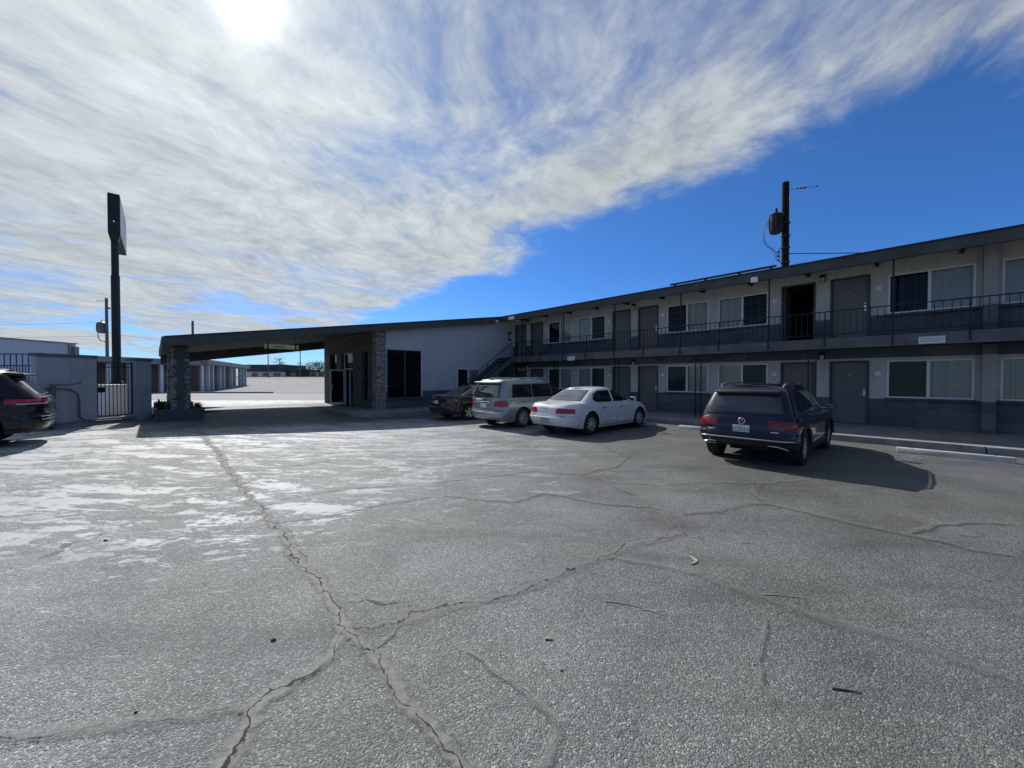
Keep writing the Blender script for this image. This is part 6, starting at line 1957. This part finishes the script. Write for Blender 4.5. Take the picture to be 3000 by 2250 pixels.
# far side of the gravel
def far_shed(name, lab, x0, x1, y, h, mat, h2=None, mat2=None, depth=14, gable=False):
    t = thing(name, lab, 'building', ((x0 + x1) / 2, y, gz((x0 + x1) / 2, y) - .1))
    w = (x1 - x0) / 2
    mb = MB()
    mb.box(-w, w, 0, depth, 0, h); mb.build('wall', mat, t)
    if gable:
        mb = MB(); mb.prism([(-w - .3, h + .003), (w + .3, h + .003), (0, h + 1.5)], -.3, depth, 'y'); mb.build('roof', mat2 or M['bldg_grey'], t)
    else:
        mb = MB(); mb.box(-w - .3, w + .3, -.4, depth + .3, h + .003, h + (h2 or .4)); mb.build('roof', mat2 or M['bldg_grey'], t)
    return t
t = far_shed('distant_depot', 'long dark flat roofed building far across the gravel yard', -98, -84, 142, 2.2, M['white_paint'], 2.6, M['bldg_dark'])
for x in (-5, -1, 3):
    mb = MB(); mb.box(x, x + 2.2, -.05, -.003, .2, 1.8); mb.build('door', M['bldg_grey'], t)
t = far_shed('distant_shed', 'dark shed joined right of the long distant building', -83.6, -79.0, 143, 2.4, M['bldg_dark'], .8, M['bldg_dark'])
mb = MB(); mb.box(-1.0, 1.0, -.05, -.003, .1, 1.9); mb.build('door', M['bldg_grey'], t)
t = far_shed('distant_house', 'small white gabled house across the gravel yard', -89.0, -81.2, 149, 2.2, M['white_paint'], None, M['bldg_grey'], 9, True)
t.location.x += 1.2
mb = MB(); mb.box(-.9, .3, -.05, -.003, .1, 1.9); mb.build('door', M['bldg_grey'], t)
t = far_shed('distant_garage', 'long low pale garage between distant trees', -79.5, -70.0, 150, 2.0, M['plate'], .5, M['bldg_grey'], 8)
for x in (-3.5, -.5, 2.2):
    mb = MB(); mb.box(x, x + 1.6, -.05, -.003, .1, 1.7); mb.build('garage_door', M['bldg_grey'], t)

# distant trees
def tree(x, y, h, w, lab, seed, mat, group='trees on the far side of the gravel yard'):
    r = random.Random(seed)
    t = thing('distant_tree', lab, 'tree', (x, y, gz(x, y)), 0, group)
    mb = MB()
    mb.tube([(0, 0, -.2), (.05, 0, h * .3), (.1, .05, h * .55)], [.22, .16, .09], 7)
    for k in range(6):
        a = r.uniform(0, 2 * PI); e = Vector((math.cos(a) * w * .35, math.sin(a) * w * .35, h * r.uniform(.55, .85)))
        mb.tube([(0.05, 0, h * r.uniform(.25, .45)), e * .6 + Vector((0, 0, h * .15)), e], [.08, .05, .02], 5)
    mb.build('trunk', M['bark'], t)
    mb = MB()
    cl = [Vector((r.gauss(0, w * .24), r.gauss(0, w * .24), h * (.42 + .5 * r.random() ** .8))) for _ in range(16)]
    for c_ in cl:
        rr = w * r.uniform(.10, .20)
        for _ in range(38):
            p = c_ + Vector((r.gauss(0, rr), r.gauss(0, rr), r.gauss(0, rr * .8)))
            if p.z < h * .22: continue
            s_ = r.uniform(.10, .24)
            a = Vector((r.uniform(-1, 1), r.uniform(-1, 1), r.uniform(-.6, .6))).normalized(); b = a.orthogonal().normalized()
            mb.quad(p - a * s_, p - b * s_ * .6, p + a * s_, p + b * s_ * .6)
    mb.build('crown', mat, t, recalc=False)
tree(-77.8, 146, 6.0, 5.0, 'round green tree left of the distant garage', 1, M['leaf'])
tree(-73.5, 147, 6.2, 4.2, 'taller thin crowned tree behind the distant garage', 2, M['dry_leaf'])
tree(-70.8, 148, 5.0, 4.5, 'low spreading tree right of the thin crowned one', 3, M['leaf'])
tree(-96.5, 160, 8.2, 6.0, 'tree top showing above the long dark distant building', 4, M['leaf'])
tree(-82.0, 158, 6.8, 5.5, 'dark tree between the shed and the white house', 5, M['leaf'])
tree(-65.5, 140, 4.2, 5.0, 'dark bush at the right end of the far tree line', 6, M['leaf'])
tree(-61.0, 141, 3.6, 4.6, 'low bush nearest the office corner on the horizon', 7, M['dry_leaf'])
# railway bank across the yard and a kerb by the road
mb = MB(); mb.prism([(119.0, -.2), (120.0, .42), (122.0, .42), (123.0, -.2)], -190, 80, 'x')
o = mb.build('railway_bank', M['bank']); o.location = (0, 0, gz(0, 121) - .05); tag(o, kind='structure')
mb = MB(); mb.box(-36, -26.2, 42.0, 42.25, -.2, .16); mb.box(-26.0, 8, 42.0, 42.25, -.2, .03)
o = mb.build('road_kerb', M['kerb']); tag(o, kind='structure')

# ================================================================ WHEEL STOPS
def wheel_stop(xl, yl, lab, L_=1.75, rz=0.0):
    p = BM @ Vector((xl, yl, 0))
    t = thing('wheel_stop', lab, 'wheel stop', (p.x, p.y, gz(p.x, p.y) - .003), BR + rz, 'concrete wheel stops along the kerb')
    mb = MB()
    mb.prism([(-.085, 0), (.085, 0), (.06, .125), (-.06, .125)], -L_ / 2, L_ / 2, 'x')
    bmesh.ops.bevel(mb.bm, geom=list(mb.bm.edges), offset=.012, segments=2, affect='EDGES', profile=.5)
    mb.build('block', M['wheelstop'], t, 40)
    mb = MB()
    for x in (-.62, .62): mb.lathe([(0, .12), (.018, .12), (.018, .131), (0, .134)], (x, 0, 0), (0, 0, 1), 8)
    mb.build('pin', M['iron'], t)
wheel_stop(18.45, -3.85, 'pale concrete wheel stop in the empty bay right of the navy crossover', 1.75, R(1.5))
wheel_stop(13.0, -3.35, 'pale concrete wheel stop half hidden behind the navy crossover', 1.75, R(-1))
wheel_stop(10.35, -3.25, 'wheel stop in shade under the nose of the white sedan', 1.75)

# ================================================================ LITTER ON THE LOT
M['straw'] = mat_plain('dry_straw', (.52, .46, .35), .8, 0, .2, 20)
M['twig'] = mat_plain('brown_twig', (.16, .11, .085), .85, 0, .3, 20)
M['pod'] = mat_plain('dark_seed_pod', (.05, .045, .04), .7, 0, .3, 20)
def onlot(x, y, dz=.008): return Vector((x, y, gz(x, y) + dz))
def litter(name, lab, cat, lines, r, mat, group='dry twigs and bits scattered on the asphalt'):
    o0 = onlot(lines[0][0][0], lines[0][0][1], 0)
    mb = MB()
    for L_ in lines:
        pts = [onlot(p[0], p[1], r * .7) - o0 for p in L_]
        n = len(pts)
        mb.tube(pts, [r * .8 * (1 - .55 * i / max(1, n - 1)) for i in range(n)], 6)
    o = mb.build(name, mat, None, 60); o.location = o0
    return tag(o, lab, cat, group)
def ln(x0, y0, x1, y1, lift=.010, curve=0.0, n=7):
    d_ = Vector((x1 - x0, y1 - y0)); nn = Vector((-d_.y, d_.x))
    return [(x0 + d_.x * i / n + nn.x * curve * math.sin(PI * i / n), y0 + d_.y * i / n + nn.y * curve * math.sin(PI * i / n), lift) for i in range(n + 1)]
litter('dry_leaf', 'curled dark seed pod with a pale edge, right of the central cracks', 'seed pod', [ln(1.70, 3.62, 1.755, 3.80, .018, -.25), ln(1.712, 3.625, 1.765, 3.79, .012, -.3)], .010, M['straw'])
litter('dry_twig', 'long pale forked straw twig below the curled seed pod', 'twig', [ln(.74, 3.02, 1.05, 2.90, .008, .06), ln(1.05, 2.90, 1.16, 2.895), ln(1.05, 2.90, 1.14, 2.84), ln(1.0, 2.915, 1.12, 2.88)], .0055, M['straw'])
litter('dry_twig', 'short straight pale stick right of the forked twig', 'twig', [ln(2.04, 3.115, 2.26, 3.09, .009, .03), ln(2.26, 3.09, 2.36, 3.06)], .0065, M['straw'])
litter('brown_twig', 'thick short brown stick lying near the lower right', 'twig', [ln(1.82, 2.165, 1.96, 2.135, .012, .02)], .0095, M['twig'])
litter('brown_twig', 'tiny brown stick near the bottom centre', 'twig', [ln(.225, 2.575, .28, 2.57, .010)], .008, M['twig'])
litter('dry_twig', 'thin pale straw by the dark patch behind the seed pod', 'twig', [ln(1.70, 4.28, 1.80, 4.19, .008, .05)], .005, M['straw'])
litter('dry_twig', 'thin pale straw halfway to the navy crossover', 'twig', [ln(2.46, 4.11, 2.62, 4.06, .008, .05)], .005, M['straw'])
litter('dry_twig', 'small pale straw farthest out toward the navy crossover', 'twig', [ln(3.10, 4.67, 3.22, 4.57, .008, .05)], .006, M['straw'])
litter('dry_twig', 'small pale chip of straw low in the foreground right of centre', 'twig', [ln(1.49, 2.352, 1.545, 2.348, .008)], .005, M['straw'])
for (x, y, s_, lab) in ((-1.61, 2.57, .016, 'black pebble left of where the main cracks meet'), (-1.43, 2.0, .012, 'small dark pebble on the lower left crack'), (-1.99, 2.01, .009, 'tiny dark pebble near the lower left corner crack'), (-4.37, 4.11, .018, 'dark pebble far out on the left of the lot'), (.30, 2.30, .008, 'tiny dark pebble near the bottom centre crack')):
    bm = bmesh.new(); bmesh.ops.create_icosphere(bm, subdivisions=2, radius=s_)
    r_ = random.Random(int(x * 100))
    for v in bm.verts: v.co = Vector((v.co.x * 1.1, v.co.y * .8, v.co.z * .6)) * r_.uniform(.8, 1.2)
    o = mesh_obj('pebble', bm, M['pod'], None, 30); o.location = onlot(x, y, s_ * .4)
    tag(o, lab, 'pebble', 'dark pebbles on the asphalt')
